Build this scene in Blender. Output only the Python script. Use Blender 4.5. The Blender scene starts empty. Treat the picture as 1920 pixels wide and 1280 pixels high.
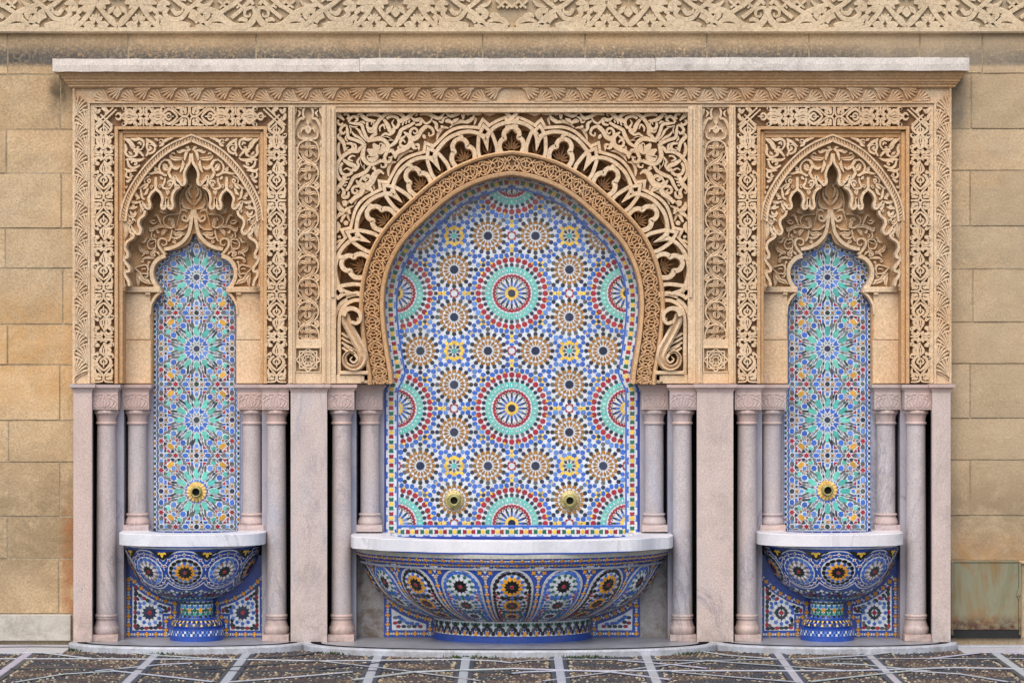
import bpy, math, random
import numpy as np
from mathutils.geometry import tessellate_polygon
from mathutils import Vector
random.seed(7); RNG = np.random.default_rng(7)
sc = bpy.context.scene
C = sc.collection
R = math.radians
# ------------------------------------------------------------------ camera, sky, sun, exposure
S, D, HY = 345.0, 15.0, 640.0            # photo pixels per metre at the front plane, metres to it, eye level
CZ = (1195 - HY) / S
cam_d = bpy.data.cameras.new('camera'); cam = bpy.data.objects.new('camera', cam_d); C.objects.link(cam)
cam_d.sensor_width = 36.0; cam_d.lens = S * D / 1920 * 36; cam_d.clip_end = 2000; cam_d.clip_start = 0.1
cam.location = (0, -D, CZ); cam.rotation_euler = (R(90), 0, 0)
sc.camera = cam
world = bpy.data.worlds.new('World'); sc.world = world; world.use_nodes = True
wn = world.node_tree.nodes; bg = wn['Background']
sky = wn.new('ShaderNodeTexSky'); sky.sky_type = 'NISHITA'; sky.sun_disc = False
sky.sun_elevation = R(53); sky.sun_rotation = R(200); sky.air_density = 1.0; sky.dust_density = 2.5
world.node_tree.links.new(sky.outputs[0], bg.inputs[0]); bg.inputs[1].default_value = 0.12
sun_d = bpy.data.lights.new('sun', 'SUN'); sun = bpy.data.objects.new('sun', sun_d); C.objects.link(sun)
sun_d.energy = 1.5; sun_d.angle = R(60); sun_d.color = (1.0, 0.93, 0.84)
sun.rotation_euler = (R(37), 0, R(-12)); sun.location = (-3, -8, 9)
sc.view_settings.view_transform = 'Standard'; sc.view_settings.look = 'None'
sc.view_settings.exposure = 0.82; sc.view_settings.gamma = 1.0
sc.view_settings.use_curve_mapping = False
sc.cycles.max_bounces = 6
# ------------------------------------------------------------------ helpers
def srgb(r, g, b):
    f = lambda c: (c/255/12.92 if c/255 <= .04045 else ((c/255+.055)/1.055)**2.4)
    return (f(r), f(g), f(b), 1.0)
def lay(y0, mx=False):
    """photo pixel -> point on the plane y0 (h metres in front of it); mx mirrors about the fountain's axis"""
    k = (D + y0) / D
    def f(px, py, h=0.0):
        if mx: px = 1920 - px
        return ((px - 960) / S * k, y0 - h, CZ - (py - HY) / S * k)
    f.mx = mx; f.k = k
    return f
class MB:
    def __init__(s): s.v = []; s.f = []; s.c = []; s.flip = False
    def add(s, vs, fs, col=None):
        n = len(s.v); s.v.extend(vs)
        if s.flip: s.f.extend(tuple(n+i for i in reversed(t)) for t in fs)
        else: s.f.extend(tuple(n+i for i in t) for t in fs)
        s.c.extend([col if col else (1, 1, 1, 1)] * len(vs))
    def mesh(s, name, mat, smooth=False):
        me = bpy.data.meshes.new(name); me.from_pydata(s.v, [], s.f)
        a = me.color_attributes.new('tint', 'FLOAT_COLOR', 'POINT')
        a.data.foreach_set('color', np.array(s.c, dtype=np.float32).ravel())
        me.materials.append(mat)
        if smooth: me.polygons.foreach_set('use_smooth', [True]*len(me.polygons))
        me.update(); return me
    def build(s, name, mat, parent=None, smooth=False, **props):
        return obj(name, s.mesh(name, mat, smooth), parent, **props)
def obj(name, me, parent=None, **props):
    o = bpy.data.objects.new(name, me); C.objects.link(o)
    if parent is not None: o.parent = parent
    for k, v in props.items(): o[k] = v
    return o
def thing(name, label, cat, group=None, loc=(0, 0, 0)):
    o = bpy.data.objects.new(name, None); C.objects.link(o); o.location = loc
    o.empty_display_size = .1
    o['label'] = label; o['category'] = cat
    o['kind'] = 'thing'
    if group: o['group'] = group
    return o
def box(mb, x0, x1, y0, y1, z0, z1, col=None, ch=0.0):
    """box, optionally with chamfered front edges (front = y0)"""
    if ch <= 0:
        v = [(x0,y0,z0),(x1,y0,z0),(x1,y1,z0),(x0,y1,z0),(x0,y0,z1),(x1,y0,z1),(x1,y1,z1),(x0,y1,z1)]
        f = [(0,1,5,4),(1,2,6,5),(2,3,7,6),(3,0,4,7),(4,5,6,7),(3,2,1,0)]
    else:
        c = ch
        v = [(x0+c,y0,z0+c),(x1-c,y0,z0+c),(x1-c,y0,z1-c),(x0+c,y0,z1-c),
             (x0,y0+c,z0),(x1,y0+c,z0),(x1,y0+c,z1),(x0,y0+c,z1),(x0,y1,z0),(x1,y1,z0),(x1,y1,z1),(x0,y1,z1)]
        f = [(0,1,2,3),(4,5,1,0),(5,6,2,1),(6,7,3,2),(7,4,0,3),(8,9,5,4),(9,10,6,5),(10,11,7,6),(11,8,4,7),(11,10,9,8)]
    mb.add(v, f, col)
def pbox(mb, f, px0, px1, py0, py1, h0, h1, ch=0.0, col=None):
    """box given by photo pixels on layer f, from height h0 to h1 in front of the layer"""
    a = f(px0, py1, 0); b = f(px1, py0, 0)
    x0, x1 = min(a[0], b[0]), max(a[0], b[0])
    box(mb, x0, x1, a[1]-h1, a[1]-h0, min(a[2], b[2]), max(a[2], b[2]), col, ch)
def cr(pts, step=2.0, closed=False):
    """Catmull-Rom through points (N x k array), resampled at about `step`"""
    p = np.asarray(pts, float)
    if len(p) < 3 and not closed:
        n = max(2, int(np.hypot(*(p[1]-p[0])[:2])/step)+1)
        return np.array([p[0]+(p[1]-p[0])*t for t in np.linspace(0, 1, n)])
    q = np.vstack([p[-1], p, p[0], p[1]]) if closed else np.vstack([2*p[0]-p[1], p, 2*p[-1]-p[-2]])
    out = []
    for i in range(1, len(q)-2):
        a, b, c, d = q[i-1], q[i], q[i+1], q[i+2]
        n = max(2, int(math.ceil(np.hypot(*(c-b)[:2])/step)))
        for t in np.arange(n)/n:
            out.append(.5*((2*b)+(-a+c)*t+(2*a-5*b+4*c-d)*t*t+(-a+3*b-3*c+d)*t**3))
    if not closed: out.append(q[-2])
    return np.array(out)
def normals2(p, closed=False):
    if closed: t = np.roll(p, -1, 0) - np.roll(p, 1, 0)
    else: t = np.gradient(p, axis=0)
    t /= np.maximum(np.hypot(t[:, 0], t[:, 1]), 1e-9)[:, None]
    return np.stack([-t[:, 1], t[:, 0]], 1)
PROF = {'flat': ((-1, 0), (-1, .8), (-.78, 1), (.78, 1), (1, .8), (1, 0)),
        'round': ((-1, 0), (-.85, .62), (-.4, 1), (.4, 1), (.85, .62), (1, 0)),
        'ridge': ((-1, 0), (-.95, .7), (0, 1), (.95, .7), (1, 0)),
        'vein': ((-1, 0), (-.95, .85), (-.55, 1), (0, .8), (.55, 1), (.95, .85), (1, 0))}
WSC = 1.15                              # carved straps swell a little towards their top edge
def ribbon(mb, f, pts, w, h0, h1, prof='flat', step=2.0, closed=False, smooth=True, col=None):
    """a carved strap along 2-D points (photo px); w: half width, a number or a list of keys along its length"""
    p = np.asarray(pts, float)
    p = cr(p, step, closed) if smooth else p
    n = len(p)
    d = np.r_[0, np.cumsum(np.hypot(*np.diff(p, axis=0).T))]; d /= max(d[-1], 1e-9)
    ws = np.interp(d, np.linspace(0, 1, len(w)), w) if isinstance(w, (list, tuple)) else np.full(n, w, float)
    if col is None: ws = ws*WSC
    nr = normals2(p, closed)
    if not smooth:                       # mitred corners
        for i in range(1, n-1):
            a = p[i]-p[i-1]; b = p[i+1]-p[i]
            a /= np.hypot(*a); b /= np.hypot(*b)
            c = max(.35, math.sqrt(max(0, (1+a@b)/2)))
            m = a+b
            if np.hypot(*m) > 1e-6: m /= np.hypot(*m); nr[i] = (-m[1]/c, m[0]/c)
    hj = h1*(1+random.uniform(-.035, .035)); P = PROF[prof]; m = len(P)
    V = []
    for i in range(n):
        for (a, b) in P:
            V.append(f(p[i, 0]+nr[i, 0]*ws[i]*a, p[i, 1]+nr[i, 1]*ws[i]*a, h0+(hj-h0)*b))
    F = []
    for i in range(n if closed else n-1):
        j = (i+1) % n
        for k in range(m-1): F.append((i*m+k, i*m+k+1, j*m+k+1, j*m+k))
    if not closed: F.append(tuple(range(m))); F.append(tuple((n-1)*m+k for k in reversed(range(m))))
    fl = mb.flip; mb.flip = f.mx; mb.add(V, F, col); mb.flip = fl
def spiral(cx, cy, r0, r1, a0, turns, n=10):
    """points of a volute, angles in degrees (y down)"""
    return [(cx+(r0+(r1-r0)*t)*math.cos(R(a0+360*turns*t)), cy+(r0+(r1-r0)*t)*math.sin(R(a0+360*turns*t))) for t in np.linspace(0, 1, n)]
def area2(p):
    x, y = p[:, 0], p[:, 1]; return .5*float(np.sum(x*np.roll(y, -1)-np.roll(x, -1)*y))
def plate(mb, f, outer, holes=(), h0=0.0, h1=.02, inset=0.0, col=None):
    """flat slab with an outline and holes (photo px)"""
    loops = [np.asarray(outer, float)]+[np.asarray(h, float) for h in holes]
    loops = [l if (area2(l) > 0) == (i == 0) else l[::-1] for i, l in enumerate(loops)]
    V = []; top = []; sides = []
    for l in loops:
        n = len(l); b = len(V)
        nr = normals2(l, True)
        if inset:
            V += [f(x, y, h0) for x, y in l]; V += [f(x, y, h1-inset/S*.8) for x, y in l]
            t = l+nr*inset; V += [f(x, y, h1) for x, y in t]
            for i in range(n):
                j = (i+1) % n; sides += [(b+i, b+j, b+n+j, b+n+i), (b+n+i, b+n+j, b+2*n+j, b+2*n+i)]
            top.append((t, b+2*n))
        else:
            V += [f(x, y, h0) for x, y in l]; V += [f(x, y, h1) for x, y in l]
            for i in range(n):
                j = (i+1) % n; sides.append((b+i, b+j, b+n+j, b+n+i))
            top.append((l, b+n))
    idx = [k for t, o in top for k in range(o, o+len(t))]
    tri = tessellate_polygon([[Vector((x, -y, 0)) for x, y in t] for t, o in top])
    mb.add(V, sides+[tuple(idx[i] for i in t) for t in tri], col)
def lathe(mb, prof, n=24, cx=0, cy=0, sy=1.0, a0=0, a1=360, col=None, rf=None):
    """profile [(r, z)] turned about z; the front is -y; sy squashes depth"""
    full = abs(a1-a0) >= 360; m = n if full else n+1
    V = []
    for i in range(m):
        a = R(a0+(a1-a0)*i/n)
        for (r, z) in prof:
            q = r*(rf(a) if rf else 1)
            V.append((cx+q*math.sin(a), cy-q*math.cos(a)*sy, z))
    k = len(prof); F = []
    for i in range(n):
        j = (i+1) % m
        for t in range(k-1): F.append((i*k+t, j*k+t, j*k+t+1, i*k+t+1))
    mb.add(V, F, col)
def D4(items):
    """8 images of (x, y, angle, ...) under the square's symmetry, duplicates dropped"""
    seen = set(); out = []
    for it in items:
        x, y = it[0], it[1]
        for sx in (1, -1):
            for sy in (1, -1):
                for sw in (0, 1):
                    a, b = (x*sx, y*sy)
                    ca, sa = math.cos(it[2])*sx, math.sin(it[2])*sy
                    if sw: a, b, ca, sa = b, a, sa, ca
                    key = (round(a, 1), round(b, 1), it[3])
                    if key in seen: continue
                    seen.add(key); out.append((a, b, math.atan2(sa, ca))+tuple(it[3:]))
    return out
def inside(poly, x, y):
    p = poly; c = False; n = len(p); j = n-1
    for i in range(n):
        if ((p[i][1] > y) != (p[j][1] > y)) and (x < (p[j][0]-p[i][0])*(y-p[i][1])/(p[j][1]-p[i][1])+p[i][0]): c = not c
        j = i
    return c
# ------------------------------------------------------------------ materials
def new_mat(name):
    m = bpy.data.materials.new(name); m.use_nodes = True
    nt = m.node_tree; return m, nt, nt.nodes['Principled BSDF']
class NT:
    """small node-tree helper"""
    def __init__(s, nt): s.nt = nt
    def n(s, t, **kw):
        o = s.nt.nodes.new(t)
        for k, v in kw.items():
            if k.startswith('i_'):
                key = k[2:]; key = int(key) if key.isdigit() else key
                o.inputs[key].default_value = v
            else: setattr(o, k, v)
        return o
    def l(s, a, b): s.nt.links.new(a, b)
    def pos(s, scale=(1, 1, 1), obj_coord=False):
        if obj_coord: src = s.n('ShaderNodeTexCoord').outputs['Object']
        else: src = s.n('ShaderNodeNewGeometry').outputs['Position']
        mp = s.n('ShaderNodeMapping'); mp.inputs['Scale'].default_value = scale; s.l(src, mp.inputs[0]); return mp.outputs[0]
    def noise(s, v, sc, det=4, rough=.55, dist=0.0):
        o = s.n('ShaderNodeTexNoise'); o.inputs['Scale'].default_value = sc; o.inputs['Detail'].default_value = det
        o.inputs['Roughness'].default_value = rough; o.inputs['Distortion'].default_value = dist; s.l(v, o.inputs['Vector']); return o.outputs['Fac']
    def ramp(s, v, *stops):
        o = s.n('ShaderNodeValToRGB'); e = o.color_ramp.elements
        while len(e) < len(stops): e.new(.5)
        for x, (p, c) in zip(e, stops):
            x.position = p; x.color = c if isinstance(c, tuple) else (c, c, c, 1)
        s.l(v, o.inputs[0]); return o.outputs[0]
    def mix(s, fac, a, b, mode='MIX'):
        o = s.n('ShaderNodeMix', data_type='RGBA', blend_type=mode)
        for sock, v in ((o.inputs['Factor'], fac), (o.inputs[6], a), (o.inputs[7], b)):
            if hasattr(v, 'links'): s.l(v, sock)
            else: sock.default_value = v
        return o.outputs[2]
    def math(s, op, a, b=0.0, clamp=False):
        o = s.n('ShaderNodeMath', operation=op, use_clamp=clamp)
        for sock, v in ((o.inputs[0], a), (o.inputs[1], b)):
            if hasattr(v, 'links'): s.l(v, sock)
            else: sock.default_value = v
        return o.outputs[0]
    def band(s, v, lo, hi):
        o = s.n('ShaderNodeMapRange', interpolation_type='SMOOTHSTEP'); s.l(v, o.inputs[0])
        o.inputs[1].default_value = lo; o.inputs[2].default_value = hi; return o.outputs[0]
    def bump(s, h, strength, dist=.004, normal=None):
        o = s.n('ShaderNodeBump'); o.inputs['Strength'].default_value = strength; o.inputs['Distance'].default_value = dist
        s.l(h, o.inputs['Height'])
        if normal: s.l(normal, o.inputs['Normal'])
        return o.outputs[0]
def sandstone(name, c_lo, c_hi, c_orange, grey=.25, orange=.4, grain=.5, rand=0.0, lichen=None, rust=None, stains=()):
    m, nt, b = new_mat(name); N = NT(nt); p = N.pos()
    big = N.noise(p, 1.3, 3, .6); mid = N.noise(p, 7, 5, .65, .4); fine = N.noise(p, 90, 3, .7); spk = N.noise(p, 230, 2, .8)
    col = N.ramp(mid, (.3, c_lo), (.68, c_hi))
    om = N.math('MULTIPLY', N.ramp(N.noise(p, 2.1, 4, .6, .8), (.36, 0), (.7, 1)), orange)
    col = N.mix(om, col, c_orange)
    gm = N.math('MULTIPLY', N.ramp(big, (.36, 0), (.74, 1)), grey)
    col = N.mix(gm, col, srgb(158, 148, 132))
    col = N.mix(.65, col, N.mix(1.0, col, N.ramp(fine, (.3, .55), (.7, 1.3)), 'MULTIPLY'))
    col = N.mix(1.0, col, N.ramp(spk, (.28, .62), (.42, 1.0)), 'MULTIPLY')
    if rand:
        oi = N.n('ShaderNodeObjectInfo').outputs['Random']
        col = N.mix(1.0, col, N.ramp(oi, (0, (1-rand, 1-rand, 1-rand*1.1, 1)), (1, (1+rand*.4, 1+rand*.38, 1+rand*.3, 1))), 'MULTIPLY')
    sep = N.n('ShaderNodeSeparateXYZ'); N.l(N.n('ShaderNodeNewGeometry').outputs['Position'], sep.inputs[0])
    X, Y, Z = sep.outputs
    for (ax, lo0, lo1, hi0, hi1, c, amt, ns) in stains:     # weather stains on the stone: a band along x or z broken up by noise
        v = {'x': X, 'z': Z}[ax]
        mk = N.math('MULTIPLY', N.band(v, lo0, lo1), N.math('SUBTRACT', 1.0, N.band(v, hi0, hi1)))
        brk = N.ramp(N.noise(p, ns, 6, .75, .5), (.34, 0), (.54, 1))
        mk = N.math('MULTIPLY', N.math('MULTIPLY', mk, brk), amt)
        col = N.mix(mk, col, c)
    if rust:
        for (x0, x1, z0, z1, c, amt) in rust:
            mk = N.math('MULTIPLY', N.math('MULTIPLY', N.band(X, x0-.03, x0+.02), N.math('SUBTRACT', 1.0, N.band(X, x1-.02, x1+.03))),
                        N.math('MULTIPLY', N.band(Z, z0-.1, z0+.1), N.math('SUBTRACT', 1.0, N.band(Z, z1-.1, z1+.15))))
            mk = N.math('MULTIPLY', N.math('MULTIPLY', mk, N.ramp(N.noise(p, 9, 5, .7), (.3, .1), (.6, 1))), amt)
            col = N.mix(mk, col, c)
    N.l(col, b.inputs['Base Color']); b.inputs['Roughness'].default_value = .9
    b.inputs['Specular IOR Level'].default_value = .25
    h = N.math('ADD', N.math('MULTIPLY', fine, .6), N.math('MULTIPLY', N.noise(p, 25, 5, .7), 1.0))
    N.l(N.bump(h, grain, .004), b.inputs['Normal'])
    return m
LICH = srgb(62, 62, 60)
def zof(py): return CZ-(py-HY)/S
def xof(px): return (px-960)/S
M = {}
M['block'] = sandstone('ashlar_sandstone', srgb(184, 157, 122), srgb(207, 181, 145), srgb(204, 162, 110), .26, .3, .8, .15,
    stains=[('z', zof(125), zof(112), zof(108), zof(62), LICH, 1.0, 60), ('z', zof(125), zof(112), zof(110), zof(70), srgb(96, 92, 86), .8, 12), ('x', xof(1500), xof(1750), 6, 7, srgb(164, 148, 124), .5, 1.6), ('z', zof(1150), zof(1050), zof(960), zof(820), srgb(112, 96, 70), .5, 5),
            ('z', zof(60), zof(30), 6, 7, srgb(150, 140, 122), .5, 6)],
    rust=[(xof(112), xof(140), zof(1175), zof(960), srgb(150, 84, 34), .6), (xof(-10), xof(140), zof(760), zof(560), srgb(196, 140, 66), .35),
          (xof(88), xof(118), zof(200), zof(150), srgb(74, 66, 54), .9), (xof(1775), xof(1812), zof(240), zof(110), srgb(112, 108, 98), .7),
          (xof(1780), xof(1930), zof(1054), zof(1028), srgb(176, 124, 66), .55)])
M['mortar'] = sandstone('lime_mortar', srgb(150, 134, 108), srgb(176, 160, 132), srgb(150, 110, 62), .4, .3, .6)
M['carved'] = sandstone('carved_sandstone', srgb(207, 180, 147), srgb(227, 203, 171), srgb(208, 162, 112), .25, .45, .5,
    stains=[('z', zof(205), zof(190), zof(170), zof(150), srgb(176, 122, 66), .35, 4)])
M['carved_warm'] = sandstone('ochre_sandstone', srgb(192, 152, 110), srgb(211, 175, 134), srgb(194, 142, 86), .15, .5, .5)
M['frieze'] = sandstone('weathered_frieze_sandstone', srgb(188, 168, 138), srgb(212, 192, 162), srgb(200, 168, 126), .3, .3, .6)
M['bed'] = sandstone('shaded_sandstone_ground', srgb(128, 98, 74), srgb(152, 120, 92), srgb(144, 104, 68), .15, .35, .4)  # darkened to paint in the shade and dirt of the carving's grooves
def marble(name, c0, c1, c2, vein, vs=3.0, speck=.3, rough=.42, streak=(1, 1, .35), stain=None):
    m, nt, b = new_mat(name); N = NT(nt); p = N.pos(streak); q = N.pos()
    cloud = N.noise(p, 2.2, 5, .65, .8)
    col = N.ramp(cloud, (.3, c0), (.52, c1), (.72, c2))
    w = N.noise(p, vs, 6, .7, 1.6)
    vm = N.ramp(N.math('ABSOLUTE', N.math('SUBTRACT', w, .5)), (.0, 1), (.018, .35), (.05, 0))
    msk = N.ramp(N.noise(q, 1.7, 3, .5), (.45, 0), (.62, 1))
    col = N.mix(N.math('MULTIPLY', vm, N.math('MULTIPLY', msk, .5)), col, vein)
    sp = N.noise(q, 140, 3, .75)
    col = N.mix(speck, col, N.mix(1.0, col, N.ramp(sp, (.3, .62), (.68, 1.22)), 'MULTIPLY'))
    drt = N.ramp(N.noise(q, 5, 6, .7, .3), (.52, 0), (.75, 1))
    col = N.mix(N.math('MULTIPLY', drt, .3), col, srgb(120, 112, 104))
    oi = N.n('ShaderNodeObjectInfo').outputs['Random']
    col = N.mix(1.0, col, N.ramp(oi, (0, (.90, .92, .97, 1)), (.5, (1, .98, .97, 1)), (1, (1.03, .96, .92, 1))), 'MULTIPLY')
    sep = N.n('ShaderNodeSeparateXYZ'); N.l(N.n('ShaderNodeNewGeometry').outputs['Position'], sep.inputs[0])
    spl = N.math('MULTIPLY', N.math('SUBTRACT', 1.0, N.band(sep.outputs[2], -.01, .22)), N.ramp(N.noise(q, 14, 6, .75, .4), (.4, 0), (.66, 1)))
    col = N.mix(N.math('MULTIPLY', spl, .55), col, srgb(112, 104, 92))      # splash dirt near the floor
    if stain:
        col = N.mix(N.math('MULTIPLY', N.ramp(N.noise(q, 6, 6, .72, .6), (.44, 0), (.6, 1)), .8), col, stain)
    N.l(col, b.inputs['Base Color']); b.inputs['Roughness'].default_value = rough
    b.inputs['Specular IOR Level'].default_value = .35
    N.l(N.bump(N.noise(q, 60, 4, .7), .18, .003), b.inputs['Normal'])
    return m
M['pink'] = marble('pink_grey_marble', srgb(184, 169, 162), srgb(197, 181, 174), srgb(180, 175, 177), srgb(104, 104, 122), 3.2, .85)
M['shaft'] = marble('grey_column_marble', srgb(172, 165, 166), srgb(188, 179, 178), srgb(170, 170, 180), srgb(104, 108, 124), 4, .85, .45)
M['pinkdeep'] = marble('rose_marble', srgb(182, 163, 157), srgb(194, 173, 166), srgb(180, 170, 168), srgb(120, 104, 112), 4, .5, .5)
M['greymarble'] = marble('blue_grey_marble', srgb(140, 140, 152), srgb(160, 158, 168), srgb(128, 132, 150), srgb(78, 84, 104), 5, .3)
M['white'] = marble('white_marble', srgb(198, 203, 211), srgb(216, 219, 225), srgb(184, 191, 203), srgb(112, 120, 136), 3, .3, .35)
M['coping'] = marble('weathered_white_marble', srgb(196, 188, 178), srgb(212, 205, 196), srgb(182, 176, 168), srgb(122, 114, 102), 6, .9, .6, (1, 1, 1))
M['stained'] = marble('stained_render', srgb(146, 144, 146), srgb(168, 164, 162), srgb(138, 144, 154), srgb(60, 56, 52), 4, .6, .7, (1, 1, .6), srgb(92, 70, 48))
M['skirt'] = marble('pale_skirting', srgb(178, 172, 160), srgb(190, 184, 172), srgb(170, 164, 152), srgb(140, 132, 120), 6, .4, .7)
M['kerb'] = marble('kerb_marble', srgb(172, 174, 180), srgb(190, 192, 196), srgb(164, 168, 176), srgb(112, 116, 122), 4, .35, .5)
M['slab'] = marble('grey_floor_marble', srgb(138, 142, 148), srgb(158, 160, 166), srgb(126, 132, 140), srgb(84, 90, 100), 3, .3, .3)
def tinted(name, rough=.3, coat=.3, var=.16, bumpy=.1, scale=40, dirt=.25):
    m, nt, b = new_mat(name); N = NT(nt); q = N.pos()
    at = N.n('ShaderNodeAttribute', attribute_name='tint').outputs['Color']
    col = N.mix(1.0, at, N.ramp(N.noise(q, scale, 4, .6), (.3, 1-var), (.7, 1+var)), 'MULTIPLY')
    dm = N.math('MULTIPLY', N.ramp(N.noise(q, 6, 6, .7, .4), (.5, 0), (.75, 1)), dirt)
    col = N.mix(dm, col, srgb(120, 112, 100))
    N.l(col, b.inputs['Base Color']); b.inputs['Roughness'].default_value = rough
    b.inputs['Coat Weight'].default_value = coat; b.inputs['Coat Roughness'].default_value = .15
    N.l(N.bump(N.noise(q, 55, 4, .6), bumpy, .003), b.inputs['Normal'])
    return m
M['tile'] = tinted('glazed_tile', .2, .2, .2, .25, 60, .2)
M['bedtile'] = tinted('white_tile_bed', .45, .1, .1, .25, 90, .35)
M['pebble'] = tinted('pebbles', .7, 0, .25, .2, 60, .1)
M['strip'] = tinted('floor_inlay', .5, 0, .14, .15, 40, .3)
def white_bed():
    m, nt, b = new_mat('white_tile_pieces'); N = NT(nt); q = N.pos()
    at = N.n('ShaderNodeAttribute', attribute_name='tint').outputs['Color']
    v = N.n('ShaderNodeTexVoronoi', feature='DISTANCE_TO_EDGE'); v.inputs['Scale'].default_value = 42; N.l(q, v.inputs['Vector'])
    vc = N.n('ShaderNodeTexVoronoi'); vc.inputs['Scale'].default_value = 42; N.l(q, vc.inputs['Vector'])
    bw = N.n('ShaderNodeRGBToBW'); N.l(vc.outputs['Color'], bw.inputs[0])
    col = N.mix(1.0, at, N.ramp(bw.outputs[0], (.2, .92), (.8, 1.05)), 'MULTIPLY')
    col = N.mix(N.math('MULTIPLY', N.ramp(N.noise(q, 5, 6, .7, .4), (.45, 0), (.75, 1)), .4), col, srgb(150, 146, 136))
    line = N.ramp(v.outputs['Distance'], (.0, 1), (.05, 0))
    col = N.mix(N.math('MULTIPLY', line, .4), col, srgb(120, 116, 110))
    N.l(col, b.inputs['Base Color']); b.inputs['Roughness'].default_value = .25
    N.l(N.bump(N.math('SUBTRACT', 1.0, line), .3, .002), b.inputs['Normal']); return m
M['bedtile'] = white_bed()
def brass(name, c, dk):
    m, nt, b = new_mat(name); N = NT(nt); q = N.pos()
    col = N.ramp(N.noise(q, 45, 5, .7), (.3, dk), (.62, c))
    N.l(col, b.inputs['Base Color']); b.inputs['Metallic'].default_value = .35; b.inputs['Roughness'].default_value = .38
    N.l(N.bump(N.noise(q, 120, 3, .6), .3, .002), b.inputs['Normal']); return m
M['gilt'] = brass('gilded_brass', srgb(240, 212, 142), srgb(206, 162, 84))
M['brass'] = brass('aged_brass', srgb(178, 172, 112), srgb(120, 112, 70))
M['oldbrass'] = brass('tarnished_brass', srgb(214, 196, 138), srgb(128, 112, 76))
def plain(name, c, rough=.8):
    m, nt, b = new_mat(name); N = NT(nt); q = N.pos()
    N.l(N.mix(1.0, c, N.ramp(N.noise(q, 30, 4, .6), (.3, .7), (.7, 1.25)), 'MULTIPLY'), b.inputs['Base Color']); b.inputs['Roughness'].default_value = rough; return m
M['dark'] = plain('shade_black', (.008, .008, .008, 1))  # near-black that paints shade: recess back, spout bores, gap under the hatch
M['ink'] = plain('black_inlay', (.012, .013, .016, 1), .95); M['ink'].node_tree.nodes['Principled BSDF'].inputs['Specular IOR Level'].default_value = 0
M['moss'] = plain('moss', (.035, .07, .015, 1), .9)
def rusty():
    m, nt, b = new_mat('rusty_painted_steel'); N = NT(nt); q = N.pos((1, 1, .25)); p = N.pos()
    col = N.ramp(N.noise(q, 9, 5, .65, .6), (.32, srgb(110, 106, 78)), (.5, srgb(124, 122, 98)), (.66, srgb(122, 100, 62)))
    r = N.ramp(N.noise(p, 5, 6, .75, .5), (.52, 0), (.66, 1))
    col = N.mix(N.math('MULTIPLY', r, .7), col, srgb(134, 88, 44))
    sep = N.n('ShaderNodeSeparateXYZ'); N.l(N.n('ShaderNodeNewGeometry').outputs['Position'], sep.inputs[0])
    low = N.math('SUBTRACT', 1.0, N.band(sep.outputs[2], zof(1178), zof(1150)))
    low = N.math('MULTIPLY', low, N.ramp(N.noise(p, 22, 5, .7), (.35, 0), (.55, 1)))
    col = N.mix(low, col, srgb(70, 40, 24))
    N.l(col, b.inputs['Base Color']); b.inputs['Roughness'].default_value = .6
    N.l(N.bump(N.noise(p, 50, 5, .7), .3, .003), b.inputs['Normal']); return m
M['rust'] = rusty()
# ------------------------------------------------------------------ ground and the ashlar wall
gm = MB(); gm.add([(-60, -60, -.075), (60, -60, -.075), (60, 3, -.075), (-60, 3, -.075)], [(0, 1, 2, 3)], srgb(76, 72, 70))
ground = gm.build('ground', M['strip'], kind='structure')
fw = lay(.10)
wall = thing('stone_wall', 'tan ashlar stone wall rising behind the tiled fountain', 'wall')
wb = MB(); wz = lambda py: fw(0, py)[2]; wx = lambda px: fw(px, 0)[0]
box(wb, -9, wx(160), .1068, .7, -.07, wz(195)); box(wb, wx(1760), 9, .1068, .7, -.07, wz(195)); box(wb, -9, 9, .1068, .7, wz(195), wz(30)); wb.build('mortar_backing', M['mortar'], wall)
blocks = []
LJ = [61, 140, 243, 325, 428, 503, 608, 684, 788, 866, 968, 1047, 1150]
RJ = [61, 138, 242, 320, 424, 505, 604, 682, 784, 862, 966, 1050, 1195]
vl = {0: [14, 240], 1: [113], 2: [12], 3: [115], 4: [10], 5: [118], 6: [14], 7: [112], 8: [16], 9: [112], 10: [14], 11: [110]}
vr = {0: [1725, 1842], 1: [1821], 2: [1930], 3: [1819], 4: [1934], 5: [1824], 6: [1930], 7: [1819], 8: [1936], 9: [1819], 10: [1930], 11: [1914]}
for i in range(12):
    xs = [-240]+vl[i]+([480, 712, 905] if i == 0 else [158])
    for a, b in zip(xs, xs[1:]): blocks.append((a, b, LJ[i], LJ[i+1]))
    xs = ([905, 1097, 1325, 1517] if i == 0 else [1762])+vr[i]+[2160]
    if i == 11: xs = [1914, 2160]
    for a, b in zip(xs, xs[1:]): blocks.append((a, b, RJ[i], RJ[i+1]))
for px0 in range(-700, -240, 230):
    for i in range(12): blocks.append((px0+(i % 2)*100-100, px0+130+(i % 2)*100, LJ[i], LJ[i+1])) if px0+130+(i % 2)*100 <= -240 else None
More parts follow.
